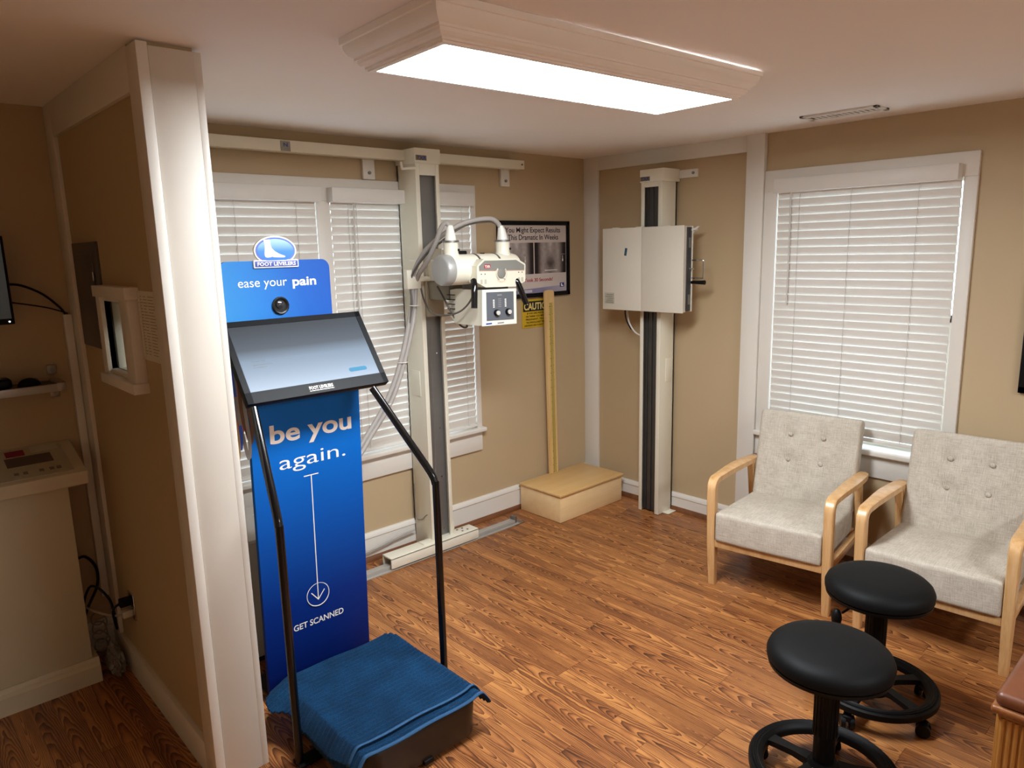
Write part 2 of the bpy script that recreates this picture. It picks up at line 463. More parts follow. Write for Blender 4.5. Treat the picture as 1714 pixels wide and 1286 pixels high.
# wall_right panel trims
def trim(name, tf, m, *boxes, bev=.0015):
    b = MB(tf)
    for q in boxes: b.box(*q, bev)
    return struct(name, b, m)
trim('trim_1', TB, WHITE, (-.131, -.0005, 0, .018, 0, H))
trim('trim_2', TB, WHITE, (-1.276, -.131, 0, .018, 2.31, H))
trim('trim_3', TB, WHITE, (-1.386, -1.276, 0, .036, 0, H))
def base_board(name, tf, s0, s1, h, shoe=True):
    prof = [(0, .022), (.016, .022), (.016, h-.035), (.021, h-.03), (.021, h-.012), (.012, h), (0, h)]
    b = MB(tf); n = len(prof)
    b._add([(s0, d, z) for d, z in prof]+[(s1, d, z) for d, z in prof], [(i, (i+1) % n, n+(i+1) % n, n+i) for i in range(n)]+[tuple(range(n))[::-1], tuple(range(n, 2*n))])
    o = struct(name, b, WHITE)
    q = [(0, 0), (.034, 0), (.032, .012), (.024, .024), (.016, .03), (0, .03)]; n = len(q); b = MB(tf)
    b._add([(s0, d, z) for d, z in q]+[(s1, d, z) for d, z in q], [(i, (i+1) % n, n+(i+1) % n, n+i) for i in range(n)]+[tuple(range(n))[::-1], tuple(range(n, 2*n))])
    part(o, 'shoe_mould', b, SHOE)
base_board('baseboard_back', TA, -3.118, -.02, .172)
base_board('baseboard_back_left', TA, -5.2, -3.30, .172)
base_board('baseboard_right', TB, -1.276, -.02, .127)
base_board('baseboard_right_front', TB, -5.5, -1.386, .127)

# ---------------------------------------------------------------- windows and blinds
GLASS = glass_mat('window_glass')
def window(name, tf, units, z0, z1, casings, stool, apron):
    W_ = struct(name)
    for i, q in enumerate(casings):
        part(W_, 'casing', MB(tf).box(*q, .0025), WHITE)
    part(W_, 'sill', MB(tf).box(*stool, .006, 3), WHITE)
    part(W_, 'apron', MB(tf).box(*apron, .002), WHITE)
    for a, b in units:
        m = MB(tf); t = .035
        zm = (z0+z1)/2
        for lo, hi, d0 in ((z0, zm+.02, -.075), (zm-.02, z1, -.105)):
            m.box(a, a+t, d0-.025, d0, lo, hi); m.box(b-t, b, d0-.025, d0, lo, hi)
            m.box(a, b, d0-.025, d0, lo, lo+.020); m.box(a, b, d0-.025, d0, hi-.035, hi)
        part(W_, 'sash', m, WHITE)
        for lo, hi, d0 in ((z0, zm+.02, -.0875), (zm-.02, z1, -.1175)):
            part(W_, 'window_pane', MB(tf).box(a+t, b-t, d0-.002, d0+.002, lo+.020, hi-.035), GLASS)
    return W_
window('window_1', TA, ((-3.06, -2.124), (-2.044, -1.084)), WZ0, WZ1,
       ((-3.117, -1.043, 0, .02, 2.06, 2.177), (-1.084, -1.045, 0, .02, .65, 2.06), (-2.124, -2.044, 0, .018, .65, 2.06), (-3.117, -3.06, 0, .02, .65, 2.06)),
       (-3.117, -1.03, -.13, .052, .622, .65), (-3.117, -1.045, 0, .018, .495, .622))
window('window_2', TB, ((-2.403, -1.465),), BZ0, BZ1,
       ((-2.463, -1.388, 0, .022, 2.075, 2.19), (-2.463, -2.403, 0, .022, .672, 2.075), (-1.465, -1.388, 0, .022, .672, 2.075)),
       (-2.49, -1.388, -.13, .055, .643, .672), (-2.463, -1.388, 0, .018, .517, .643))

def blind(tf, s0, s1, ztop, zbot, label, wand_s, cords, val=(0, 0)):
    base = tf((s0+s1)/2, .02, zbot)
    T = thing('window_blind', label, 'blind', base, 'white slat window blinds')
    part(T, 'valance', MB(tf).box(s0+val[0], s1+val[1], .002, .078, ztop, ztop+.074, .003), BLINDM)
    part(T, 'head_rail', MB(tf).box(s0+.01, s1-.01, -.005, .05, ztop+.02, ztop+.06, .001), BLINDM)
    d0 = .008; ph = math.radians(17); hw = .0255; t = .0014
    pitch = .0445; L = s1-s0
    # one slat, slightly crowned
    m = MB()
    prof = []
    for i in range(5):
        k = -1+i*.5; prof.append((k*hw, .0022*(1-k*k)+t))
    prof += [(p[0], p[1]-2*t) for p in reversed(prof)]
    q = []
    for w_, h_ in prof:
        d = w_*math.sin(ph)+h_*math.cos(ph); zz = w_*math.cos(ph)-h_*math.sin(ph)
        q.append((d, zz))
    o0 = Vector(tf(0, 0, 0)); n = len(q)
    m._add([tuple(Vector(tf(s, d, z))) for s in (-L/2, L/2) for d, z in q], [(i, (i+1) % n, n+(i+1) % n, n+i) for i in range(n)]+[tuple(range(n))[::-1], tuple(range(n, 2*n))])
    sm = m.mesh('slat', BLINDM)
    z = ztop-.016; cnt = 0
    while z > zbot+.035:
        inst(T, 'slat', sm, tf((s0+s1)/2, d0, z)); z -= pitch; cnt += 1
    part(T, 'bottom_rail', MB(tf).box(s0, s1, -.012, .026, zbot, zbot+.016, .003), BLINDM)
    CORD = mat('blind_cord', '#C9C6C0', .7)
    for k in cords:
        part(T, 'lift_cord', MB(tf).tube([(k, .022, ztop), (k+.001, .021, (ztop+zbot)/2), (k, .022, zbot)], .0014, 5, 2), CORD)
    if wand_s is not None:
        part(T, 'tilt_wand', MB(tf).tube([(wand_s, .04, ztop+.01), (wand_s-.002, .034, ztop-.3), (wand_s, .034, ztop-.62)], .0045, 6, 3), CORD)
    return T
blind(TA, -3.055, -2.13, 2.052, .66, 'closed white slat blind over left half of double window behind kiosk', None, (-2.9, -2.56, -2.24), (-.01, .008))
blind(TA, -2.040, -1.090, 2.052, .66, 'closed white slat blind behind x-ray tube stand, right half of double window', -1.915, (-1.94, -1.89, -1.56, -1.16), (-.02, -.008))
blind(TB, -2.394, -1.472, 2.062, .712, 'closed white slat blind on the window behind the two armchairs', -1.555, (-1.60, -1.88, -2.21), (0, 0))

# ---------------------------------------------------------------- ceiling light
def ceiling_light(cx, cy, rz, label, power):
    rz = math.radians(rz)
    T = thing('ceiling_light', label, 'ceiling light', (cx, cy, 2.305))
    R = Matrix.Translation((cx, cy, 0)) @ Matrix.Rotation(rz, 4, 'Z')
    prof = [(.0, 2.397), (.0, 2.380), (.007, 2.379), (.007, 2.372), (.010, 2.362), (.018, 2.350), (.030, 2.342), (.030, 2.335), (.036, 2.335), (.037, 2.327), (.043, 2.320), (.052, 2.317), (.052, 2.311), (.058, 2.310), (.058, 2.305), (.076, 2.305),
            (.076, 2.318), (.062, 2.322), (.03, 2.365), (.03, 2.397)]
    a, b = .71, .248
    m = MB(); rings = []
    corners = ((-1, -1), (1, -1), (1, 1), (-1, 1))
    n = len(prof)
    vs = []; fs = []
    for sx, sy in corners:
        for d, z in prof: vs.append(tuple(R @ Vector((sx*(a-d), sy*(b-d), z if z < 2.39 else (2.3945 if (sx > 0 and sy < 0) else 2.3995)))))
    for c in range(4):
        for i in range(n):
            fs.append((c*n+i, c*n+(i+1) % n, ((c+1) % 4)*n+(i+1) % n, ((c+1) % 4)*n+i))
    m._add(vs, fs)
    part(T, 'moulded_frame', m, mat('lamp_frame_white', '#FAF8F6', .5, var=.02), ang=25)
    t = NT('lamp_diffuser'); t.b.inputs['Base Color'].default_value = (.9, .9, .88, 1)
    t.b.inputs['Emission Color'].default_value = (0.905, .96, 1.0, 1); t.b.inputs['Emission Strength'].default_value = LAMP_STRENGTH*power
    e = MB(); e.box(-a+.07, a-.07, -b+.07, b-.07, 2.309, 2.313)
    e.v = [tuple(R @ Vector(v)) for v in e.v]
    part(T, 'diffuser', e, t.m)
ceiling_light(-2.15, -1.856, -2.9, 'white crown-moulded rectangular fluorescent ceiling light with glowing diffuser', 1.08)
ceiling_light(-1.9, -4.7, -2.9, 'added second crown-moulded ceiling light, unseen behind the camera, to brighten the ceiling', .72)  # unseen lamp, added to lift the brightness of the ceiling
V = thing('ceiling_vent', 'small white slotted air vent in the ceiling near right wall', 'vent', (-.32, -1.945, 2.392))
m = MB(); x0, x1, y0, y1 = -.395, -.25, -2.13, -1.76
for q in ((x0, x1, y0, y0+.02), (x0, x1, y1-.02, y1), (x0, x0+.035, y0, y1), (x1-.035, x1, y0, y1)): m.box(*q, 2.39, 2.4, .002)
part(V, 'frame', m, WHITE)
part(V, 'duct', MB().box(x0+.03, x1-.03, y0+.015, y1-.015, 2.397, 2.3995), mat('duct_dark', '#3B3530', .8))
for i in range(12):
    yy = y0+.035+i*.026
    part(V, 'louvre', MB().box(x0+.03, x1-.03, yy-.009, yy+.004, 2.3915, 2.3965, M=None), WHITE)

# ---------------------------------------------------------------- foot scan kiosk
KX, KF = -2.72, -.945
BODY = mat('kiosk_black_metal', '#0E0E10', .28, var=.06)
def kiosk():
    T = thing('scan_kiosk', 'tall blue foot-scan kiosk with tilted touchscreen and black side poles', 'kiosk', (KX, -1.3, 0))
    # base body: rounded plan
    def plan(hx, y0, y1, rc, z, n=7):
        out = []
        for cx, cy, a in ((KX+hx-rc, y1-rc, 0), (KX-hx+rc, y1-rc, PI/2), (KX-hx+rc, y0+rc, PI), (KX+hx-rc, y0+rc, 1.5*PI)):
            for i in range(n+1):
                t = a+PI/2*i/n; out.append((cx+rc*math.cos(t), cy+rc*math.sin(t), z))
        return out
    m = MB(); m.loft([plan(.235, -1.645, -1.04, .06, .012), plan(.243, -1.653, -1.035, .07, .02), plan(.252, -1.66, -1.03, .08, .14), plan(.245, -1.655, -1.035, .08, .153), plan(.225, -1.63, -1.055, .07, .158)])
    base = part(T, 'scanner_base', m, BROWNPL)
    for sx in (-1, 1):
        for yy in (-1.58, -1.1):
            part(base, 'foot', MB().cyl((KX+sx*.19, yy, 0), (KX+sx*.19, yy, .013), .02), BLACK)
    part(base, 'latch', MB().box(KX-.02, KX+.02, -1.664, -1.645, .012, .03, .003), BLACK)
    for sx in (-1, 1):
        xb, yb = KX+sx*.325, -1.33
        pts = [(xb, yb, .012), (xb, yb, .45), (xb, yb, .862)]
        # rounded bend towards the screen
        end = Vector((-3.0 if sx < 0 else -2.515, -1.10, 1.262)); bend = Vector((xb, yb, .905)); d = (end-bend)
        pts += [tuple(bend+Vector((0, 0, -.02))+d*.012), tuple(bend+d*.09), tuple(bend+d*.5), tuple(end)]
        part(T, 'side_pole', MB().tube(pts, .0148, 14, 5), mat('pole_black_gloss', '#0B0B0C', .16, var=.04))
        part(base, 'pole_bracket', MB().box(min(xb-sx*.09, xb+sx*.012), max(xb-sx*.09, xb+sx*.012), yb-.03, yb+.03, .004, .014, .002), BLACK)
    # lower printed panel
    pm = gradient_mat('panel_blue_print', 'z', 0, 1.25, [(0, '#001050'), (.3, '#002878'), (.6, '#0050A8'), (.8, '#0060B8'), (1, '#0468BE')], .5)
    # slight forward lean of the panel
    def py(z): return -.895-.05*(z/1.25)
    m = MB(); x0, x1 = KX-.236, KX+.234
    m._add([(x0, py(.03), .03), (x1, py(.03), .03), (x1, py(1.42), 1.42), (x0, py(1.42), 1.42), (x0, py(.03)+.022, .03), (x1, py(.03)+.022, .03), (x1, py(1.42)+.022, 1.42), (x0, py(1.42)+.022, 1.42)],
           [(0, 1, 2, 3), (7, 6, 5, 4), (0, 4, 5, 1), (1, 5, 6, 2), (2, 6, 7, 3), (3, 7, 4, 0)])
    pn = part(T, 'lower_panel', m, pm)
    def on(x, z): return (x, py(z), z)
    xd, yd = (1, 0, 0), Vector((0, py(1)-py(0), 1)).normalized()
    warm = mat('print_warm_white', '#E9DDD2', .5, var=.01)
    text(pn, 'be you', warm, on(-2.88, 1.075), xd, yd, .352, .072, .022)
    text(pn, 'again.', TXTW, on(-2.85, .963), xd, yd, .288, .058, -.004)
    def strip(a, b, wd, mm=TXTW, nm='arrow_line'):
        a = Vector(on(*a)); b = Vector(on(*b)); n = Vector((0, -1, 0)); t = (b-a).normalized(); sd = t.cross(n)*wd/2; o = n*.001
        q = MB(); q._add([tuple(a-sd+o), tuple(a+sd+o), tuple(b+sd+o), tuple(b-sd+o)], [(0, 1, 2, 3)]); part(pn, nm, q, mm)
    strip((KX-.032, .915), (KX+.032, .915), .004)
    strip((KX, .915), (KX, .366), .004)
    strip((KX-.03, .405), (KX+.001, .366), .004); strip((KX+.03, .405), (KX-.001, .366), .004)
    c = on(KX, .39); part(pn, 'arrow_circle', MB().torus((c[0], c[1]-.0005, c[2]), .05, .0018, 'y', 40, 6), TXTW)
    text(pn, 'GET SCANNED', TXTW, on(KX-.116, .262), xd, yd, .229, .026, .014)
    # rear post + floor plate
    part(T, 'rear_post', MB().box(KX-.05, KX+.05, -.756, -.70, .012, 1.66, .004), BODY)
    part(T, 'floor_plate', MB().box(KX-.23, KX+.20, -1.0, -.70, 0, .012, .003), BODY)
    # header sign
    hx0, hx1, hy, hz0, hz1 = KX-.231, KX+.231, -.775, 1.36, 1.767
    rc = .035; poly = [(hx0, hz0), (hx1, hz0)]
    for i in range(7):
        t = PI/2*i/6; poly.append((hx1-rc+rc*math.cos(t), hz1-rc+rc*math.sin(t)))
    for i in range(7):
        t = PI/2+PI/2*i/6; poly.append((hx0+rc+rc*math.cos(t), hz1-rc+rc*math.sin(t)))
    hm = gradient_mat('header_blue_print', (1, 0, .35), -.231+.35*1.36, .231+.35*1.767, [(0, '#3F90CC'), (.35, '#2E78C0'), (.7, '#1F57A8'), (1, '#1A4A9A')], .5)
    hd = part(T, 'header_sign', MB().prism(poly, 'y', hy, hy+.018), hm)
    X, Z = (1, 0, 0), (0, 0, 1)
    text(hd, 'ease your', TXTW, (KX-.162, hy, 1.667), X, Z, .200, .035, -.002)
    text(hd, 'pain', TXTW, (KX+.062, hy, 1.665), X, Z, .104, .035, .022)
    lens = part(hd, 'camera_ring', MB().lathe([(.0355, 0), (.0355, .006), (.031, .009), (.026, .007), (.022, .003), (.0, .003)], (KX+.002, hy, 1.588), 'y', 32), mat('lens_black', '#1A1A1B', .35))
    part(hd, 'camera_lens', MB().lathe([(.016, .003), (.015, .008), (.009, .011), (.0, .012)], (KX-.002, hy, 1.592), 'y', 24), mat('lens_glass', '#4A4A4C', .08, metal=.6))
    # emblem: white-edged oval with a foot and a name bar
    ec = (KX-.002, 1.805)
    def oval(rx, rz, n=40, cut=1.757): 
        p = []
        for i in range(n):
            t = 2*PI*i/n; p.append((ec[0]+rx*math.cos(t), max(cut, ec[1]+rz*math.sin(t))))
        return p
    em = part(hd, 'emblem_plate', MB().prism(oval(.0875, .057, 48, 1.75), 'y', hy-.006, hy+.006), TXTW)
    part(em, 'emblem_rim', MB().prism(oval(.082, .0515), 'y', hy-.0072, hy-.005), mat('emblem_rim_blue', '#5A6FC0', .45))
    og = gradient_mat('emblem_oval_blue', 'z', 1.757, 1.86, [(0, '#3F6FC8'), (.45, '#4C86D6'), (1, '#BBDCF3')], .45)
    part(em, 'emblem_oval', MB().prism(oval(.075, .045, 48, 1.762), 'y', hy-.0080, hy-.006), og)
    foot = [(-.043, .044), (-.017, .046), (-.015, .025), (-.012, .012), (.000, .000), (.016, -.010), (.032, -.016), (.041, -.019), (.043, -.0225), (.038, -.0245), (.027, -.025), (.012, -.0245), (-.004, -.0235), (-.012, -.0215), (-.020, -.0235), (-.032, -.0245), (-.040, -.022), (-.043, -.014), (-.042, -.002), (-.040, .012), (-.040, .028)]
    part(em, 'emblem_foot', MB().prism([(ec[0]-.004+u, ec[1]-.002+v) for u, v in foot], 'y', hy-.0088, hy-.007), mat('foot_white', '#F1EEE8', .5))
    part(em, 'name_bar_edge', MB().box(KX-.096, KX+.092, hy-.0085, hy+.004, 1.738, 1.770, .004), TXTW)
    part(em, 'name_bar', MB().box(KX-.092, KX+.088, hy-.0095, hy-.002, 1.742, 1.766, .003), mat('name_bar_blue', '#3D4F9F', .45))
    text(em, 'FOOT LEVELERS', TXTW, (KX-.002, hy-.0096, 1.7475), X, Z, .160, .0135, .02, 'C')
    # touchscreen
    top = Vector((KX, -.885, 1.548)); bot = Vector((KX, -1.085, 1.272))
    up = (top-bot).normalized(); nr = Vector((1, 0, 0)).cross(up).normalized()   # faces the room
    if nr.y > 0: nr = -nr
    hgt = (top-bot).length; cw = .292
    M = Matrix(((1, up.x, nr.x, bot.x), (0, up.y, nr.y, bot.y), (0, up.z, nr.z, bot.z), (0, 0, 0, 1)))
    b = MB(); b.box(-cw, cw, 0, hgt, -.03, 0, .004, 2, M)
    mo = part(T, 'monitor', b, BLACK)
    # thin raised bezel
    bz = MB(); e = .024
    for q in ((-cw, cw, hgt-e, hgt), (-cw, cw, 0, e+.022), (-cw, -cw+e, 0, hgt), (cw-e, cw, 0, hgt)): bz.box(*q, -.002, .0022, .0008, 1, M)
    part(mo, 'bezel', bz, mat('bezel_black', '#0B0C0F', .45, spec=.12))
    t = NT('screen_angle_falloff'); t.b.inputs['Roughness'].default_value = .27; t.b.inputs['Base Color'].default_value = (.02, .022, .026, 1)
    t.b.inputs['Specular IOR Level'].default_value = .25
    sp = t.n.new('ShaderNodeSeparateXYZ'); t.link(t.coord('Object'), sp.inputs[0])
    falloff = t.ramp(t.math('DIVIDE', t.math('SUBTRACT', sp.outputs[2], 1.31), .22), [(0, '#9DB4CE'), (.45, '#8398AF'), (.62, '#4C5560'), (1, '#2F3438')])  # viewing-angle darkening towards the top, painted into the screen's emission colour
    t.link(falloff, t.b.inputs['Emission Color']); t.b.inputs['Emission Strength'].default_value = .42
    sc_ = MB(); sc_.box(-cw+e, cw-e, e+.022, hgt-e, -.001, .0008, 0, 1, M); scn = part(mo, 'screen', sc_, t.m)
    bt = MB(); rb = .009
    for k in range(20):
        a_ = 2*PI*k/20; bt.v.append(tuple(M @ Vector((.181+(.031 if math.cos(a_) > 0 else -.031)+rb*math.cos(a_), .078+rb*math.sin(a_), .0014))))
    bt.f.append(tuple(range(20))); part(mo, 'screen_button', bt, mat('button_teal', '#275F7C', .4, emit=.04, spec=.1))
    R3 = lambda u, v: tuple(M @ Vector((u, v, .0016)))
    for i, (yy, wd) in enumerate(((.165, .05), (.150, .075), (.14, .05))):
        q = MB(); q.box(-.225, -.225+wd, yy, yy+.0025, .0009, .0012, 0, 1, M); part(mo, 'screen_line', q, mat('screen_ink', '#3B434B', .4))
    lb = MB(); lb.box(-.055, .055, .006, .036, .0022, .0027, 0, 1, M); lab = part(mo, 'name_label', lb, BLACK)
    text(lab, 'FOOT LEVELERS', TXTW, M @ Vector((0, .019, .0027)), (1, 0, 0), up, .098, .013, .02, 'C')
    ul = MB(); ul.box(-.05, .05, .0125, .0145, .0027, .0031, 0, 1, M); part(lab, 'underline', ul, TXTW)
    part(T, 'monitor_mount', MB().cyl((KX, -.755, 1.385), (KX, -.955, 1.385), .03, .035, 16), BODY)
    return T
kiosk()

# towel on the scanner base
def towel():
    nx, ny = 120, 150
    t = NT('towel_terry_blue'); t.b.inputs['Roughness'].default_value = .95; t.b.inputs['Specular IOR Level'].default_value = .1
    t.b.inputs['Sheen Weight'].default_value = .05
    co = t.coord('Object')
    f = t.noise(co, 260, 3.0, .7); f2 = t.noise(co, 9, 2.0)
    t.link(t.ramp(t.math('ADD', t.math('MULTIPLY', f, .7), t.math('MULTIPLY', f2, .3)), [(.3, '#061C34'), (.5, '#0C304F'), (.7, '#174870')]), t.b.inputs['Base Color'])
    t.bump(f, .9, .004)
    band = mat('towel_hem_blue', '#234F76', .85, var=.12, scale=150, bump=.4, bscale=400)
    T = thing('towel', 'ribbed dark blue terry towel draped over the kiosk base', 'towel', (KX, -1.33, .15))
    def surf(u, v, lift=0.0, y_front=-1.665):
        # u -1..1 across, v 0..1 back to front
        y = -1.02+(y_front+1.02)*v
        hw = .300-(.10 if u > 0 else .055)*max(0, (.24-v)/.24)**2-.014*max(0, (v-.8)/.2)
        if u < 0:
            k_ = max(0, min(1, (.36-v)/.16)); hw += .045*k_*k_*(3-2*k_)*min(1, v/.08)
        x = KX+u*hw
        # distance outside of the base plan
        bx = .25-.05*max(0, (.12-v)/.12)
        over = max(0, abs(u*hw)-bx)
        z = .166+lift
        kl = max(0, min(1, (.45-v)/.15)) if u < 0 else 0
        z -= (0.9*over+(over**2)*9.0*(1+.6*max(0, v-.8)/.2))*(1-kl)+kl*.46*over
        z -= .03*max(0, (.08-v)/.08)**2
        rib = .0036*math.sin(2*PI*y/.0235)
        wv = .003*math.sin(x*23+y*7)*math.sin(y*15+1)+.0025*math.sin(x*9-y*21)
        fl_ = over*(.05*math.sin(y*26+u)+.02*math.sin(y*61))
        crease = .006*math.exp(-((abs(u*hw)-.235)/.02)**2)*(1 if u > 0 else .4)
        return (x+fl_*.25*(1 if u > 0 else -1), y, z+rib+wv*.9+fl_*.3+crease)
    def sheet(name, lift, yf, v0, m):
        b = MB(); vs = []; fs = []
        for j in range(ny+1):
            for i in range(nx+1): vs.append(surf(-1+2*i/nx, v0+(1-v0)*j/ny, lift, yf))
        for j in range(ny):
            for i in range(nx): fs.append((j*(nx+1)+i, j*(nx+1)+i+1, (j+1)*(nx+1)+i+1, (j+1)*(nx+1)+i))
        b._add(vs, fs); o = part(T, name, b, m)
        md = o.modifiers.new('thick', 'SOLIDIFY'); md.thickness = .006; md.offset = -1
        return o
    sheet('top_layer', .008, -1.618, 0, t.m)
    sheet('under_layer', 0.0, -1.668, .55, t.m)
    def hem(lift, yf, va, vb):
        b = MB(); vs = []; fs = []; n = 90
        for j in range(4):
            for i in range(n+1):
                p = surf(-1+2*i/n, va+(vb-va)*j/3, lift, yf); vs.append((p[0], p[1]-(.0012 if j == 3 else 0), p[2]+.0016))
        for j in range(3):
            for i in range(n): fs.append((j*(n+1)+i, j*(n+1)+i+1, (j+1)*(n+1)+i+1, (j+1)*(n+1)+i))
        b._add(vs, fs); o = part(T, 'hem_band', b, band); md = o.modifiers.new('thick', 'SOLIDIFY'); md.thickness = .003; md.offset = 0
    hem(.0105, -1.618, .975, 1.002); hem(.002, -1.668, .975, 1.002)
towel()

# ---------------------------------------------------------------- x-ray tube stand on the back wall
def tube_stand():
    T = thing('tube_stand', 'cream x-ray tube stand with tall column, tube head and control box', 'x-ray machine', (-1.52, -.19, 0))
    cx0, cx1, y0, y1 = -1.608, -1.447, -.19, -.012
    # hollow column: back, sides, front flanges
    m = MB(); zb, zt = .072, 2.262
    m.box(cx0, cx0+.012, y0+.004, y1, zb-.06, zt, .0005); m.box(cx1-.012, cx1, y0+.004, y1, zb-.06, zt, .002); m.box(cx0, cx1, y1-.012, y1, zb, zt, .001)
    m.box(cx0-.0006, cx0+.027, y0, y0+.006, zb-.06, zt, .001); m.box(cx1-.024, cx1+.0006, y0, y0+.006, zb-.06, zt, .001); m.box(cx0+.0275, cx1-.0245, y0+.0005, y0+.006, 2.20, zt)
    col = part(T, 'column', m, CREAM)
    part(col, 'channel', MB().box(cx0+.012, cx1-.012, y0+.030, y0+.036, .05, 2.22), mat('column_steel', '#7C7A77', .42, metal=.55, var=.18, scale=4))
    part(col, 'access_cover', MB().box(cx0-.004, cx0+.001, -.145, -.055, .955, 1.105, .0015), CREAM)
    for z in (.12, .45, .75, 1.2): part(col, 'screw', MB().cyl((cx1-.05, y0+.031, z), (cx1-.05, y0+.026, z), .005, n=10), CHROME)
    part(col, 'wire', MB().tube([(cx0-.004, -.03, .40), (cx0-.005, -.036, .2), (cx0-.006, -.09, .185), (cx0-.004, -.14, .225), (cx0+.03, y0-.006, .30), (cx0+.05, y0-.004, .8), (cx0+.045, y0-.003, 1.1), (cx0+.055, y0-.004, 1.35)], .0022, 6), mat('thin_wire', '#6E6862', .5))
    cap = part(T, 'cap', MB().box(cx0-.006, cx1+.008, y0-.008, y1+.004, 2.262, 2.342, .003), CREAM)
    part(cap, 'nameplate', MB().box(-1.607, -1.535, y0-.0095, y0-.007, 2.277, 2.304), mat('nameplate_ochre', '#8A7A4E', .5))
    text(cap, 'TXR', TXTB, (-1.571, y0-.0097, 2.281), (1, 0, 0), (0, 0, 1), .066, .019, .03, 'C', italic=.2)
    part(T, 'cable_hook', MB().tube([(cx0, -.19, 2.235), (-1.69, -.19, 2.228), (-1.695, -.19, 2.232), (-1.70, -.19, 2.262)], .007, 8, 3), CREAM)
    # floor carriage
    m = MB(); m.box(-1.93, -1.285, -.235, -.225, .014, .075, .002); m.box(-1.93, -1.285, -.15, -.14, .014, .075, .002); m.box(-1.93, -1.285, -.235, -.14, .067, .077, .002)
    ca = part(T, 'floor_carriage', m, CREAM)
    for x, y in ((-1.40, -.165), (-1.36, -.165), (-1.385, -.2), (-1.345, -.2), (-1.64, -.2), (-1.66, -.16)): part(ca, 'bolt', MB().cyl((x, y, .076), (x, y, .080), .0065, n=10), STEEL)
    part(ca, 'mount_bracket', MB().box(-1.685, cx0+.004, -.215, -.15, .076, .082, .001).box(-1.412, -1.40, -.14, -.10, .077, .13, .002), CREAM)
    for x in (-1.85, -1.33): part(ca, 'roller', MB().cyl((x, -.215, .04), (x, -.16, .04), .022, n=16), STEEL)
    # arm and slide plate
    part(T, 'slide_plate', MB().box(cx0+.025, cx1-.02, -.215, -.185, 1.42, 1.80, .004), mat('slide_beige', '#A39B88', .5))
    part(T, 'arm', MB().box(-1.57, -1.47, -.53, -.20, 1.62, 1.74, .012).cyl((-1.52, -.50, 1.68), (-1.52, -.34, 1.68), .07, n=24), CREAM)
    part(T, 'arm_bracket', MB().box(-1.57, -1.47, -.40, -.20, 1.52, 1.62, .004), mat('bracket_grey', '#8B8474', .55))
    # tube housing
    ax, az, R = -.58, 1.690, .078
    hs = part(T, 'tube_housing', MB().lathe([(.0, -1.735), (.078, -1.735), (R, -1.72), (R, -1.29), (.072, -1.262), (.05, -1.248), (.0, -1.246)], (0, ax, az), 'x', 40), CREAM)
    part(hs, 'end_cap', MB().lathe([(.0, -1.768), (.064, -1.767), (.074, -1.762), (.079, -1.752), (.080, -1.715), (.0, -1.714)], (0, ax, az), 'x', 40), mat('cap_grey', '#A5A5A2', .4, metal=.3))
    for x in (-1.546, -1.408): part(hs, 'strap_band', MB().lathe([(.0785, x-.006), (.0805, x-.005), (.0805, x+.005), (.0785, x+.006)], (0, ax, az), 'x', 40), STEEL)
    part(hs, 'vent_plug', MB().box(-1.655, -1.585, -.585, -.545, 1.762, 1.785, .006).cyl((-1.48, -.58, 1.76), (-1.48, -.58, 1.772), .014, n=12), BLACK)
    for x, nm in ((-1.688, 'left'), (-1.332, 'right')):
        st = part(T, 'cable_socket', MB().lathe([(.0, 1.70), (.045, 1.70), (.042, 1.765), (.038, 1.775), (.038, 1.830), (.0, 1.830)], (x, ax, 0), 'z', 28), CREAM)
        part(st, 'collar', MB().lathe([(.0, 1.829), (.043, 1.829), (.043, 1.838), (.0, 1.838)], (x, ax, 0), 'z', 28), STEEL)
        part(st, 'screw', MB().cyl((x+.022, ax-.03, 1.79), (x+.026, ax-.037, 1.79), .006, n=10), BLACK)
        lean = 0 if x < -1.5 else -.012
        part(st, 'strain_cone', MB().loft([[(x+lean*k*k+r*math.cos(2*PI*i/18), ax+r*math.sin(2*PI*i/18), 1.838+.075*k) for i in range(18)] for k, r in ((0, .03), (.3, .026), (.7, .02), (1, .014))]), mat('cone_white', '#E8E6DC', .4))
    # control plate
    pl = [(-1.621, 1.624), (-1.563, 1.597), (-1.353, 1.591), (-1.281, 1.616), (-1.279, 1.708), (-1.344, 1.739), (-1.571, 1.741), (-1.618, 1.708)]
    cp = part(T, 'control_plate', MB().prism(pl, 'y', -.70, -.637), mat('plate_cream', '#DDD8C4', .42))
    cy = [(-1.606, 1.684), (-1.289, 1.677), (-1.288, 1.702), (-1.347, 1.731), (-1.568, 1.733), (-1.606, 1.705)]
    part(cp, 'grey_band', MB().prism(cy, 'y', -.7012, -.699), GREYV)
    part(cp, 'red_line', MB().prism([(-1.606, 1.6805), (-1.289, 1.6735), (-1.289, 1.6755), (-1.606, 1.6825)], 'y', -.7012, -.699), mat('print_pink', '#B2685E', .5))
    part(cp, 'red_badge', MB().box(-1.572, -1.530, -.7022, -.700, 1.694, 1.713), TXTR)
    text(cp, 'TXR', TXTW, (-1.551, -.7023, 1.697), (1, 0, 0), (0, 0, 1), .036, .012, .03, 'C')
    part(cp, 'dial', MB().lathe([(.0, .0), (.026, .0), (.026, .004), (.02, .006), (.0, .006)], (-1.455, -.70, 1.664), 'y', 28), GREYV)
    part(cp, 'dial_ring', MB().torus((-1.455, -.702, 1.664), .034, .005, 'y', 28, 6, math.radians(-60), math.radians(240)-0 if False else math.radians(45)), mat('ring_beige', '#C9C2AE', .45)).data
    part(cp, 'dial_ring', MB().torus((-1.455, -.702, 1.664), .034, .005, 'y', 28, 6, math.radians(135), math.radians(240)), MATS['ring_beige'])
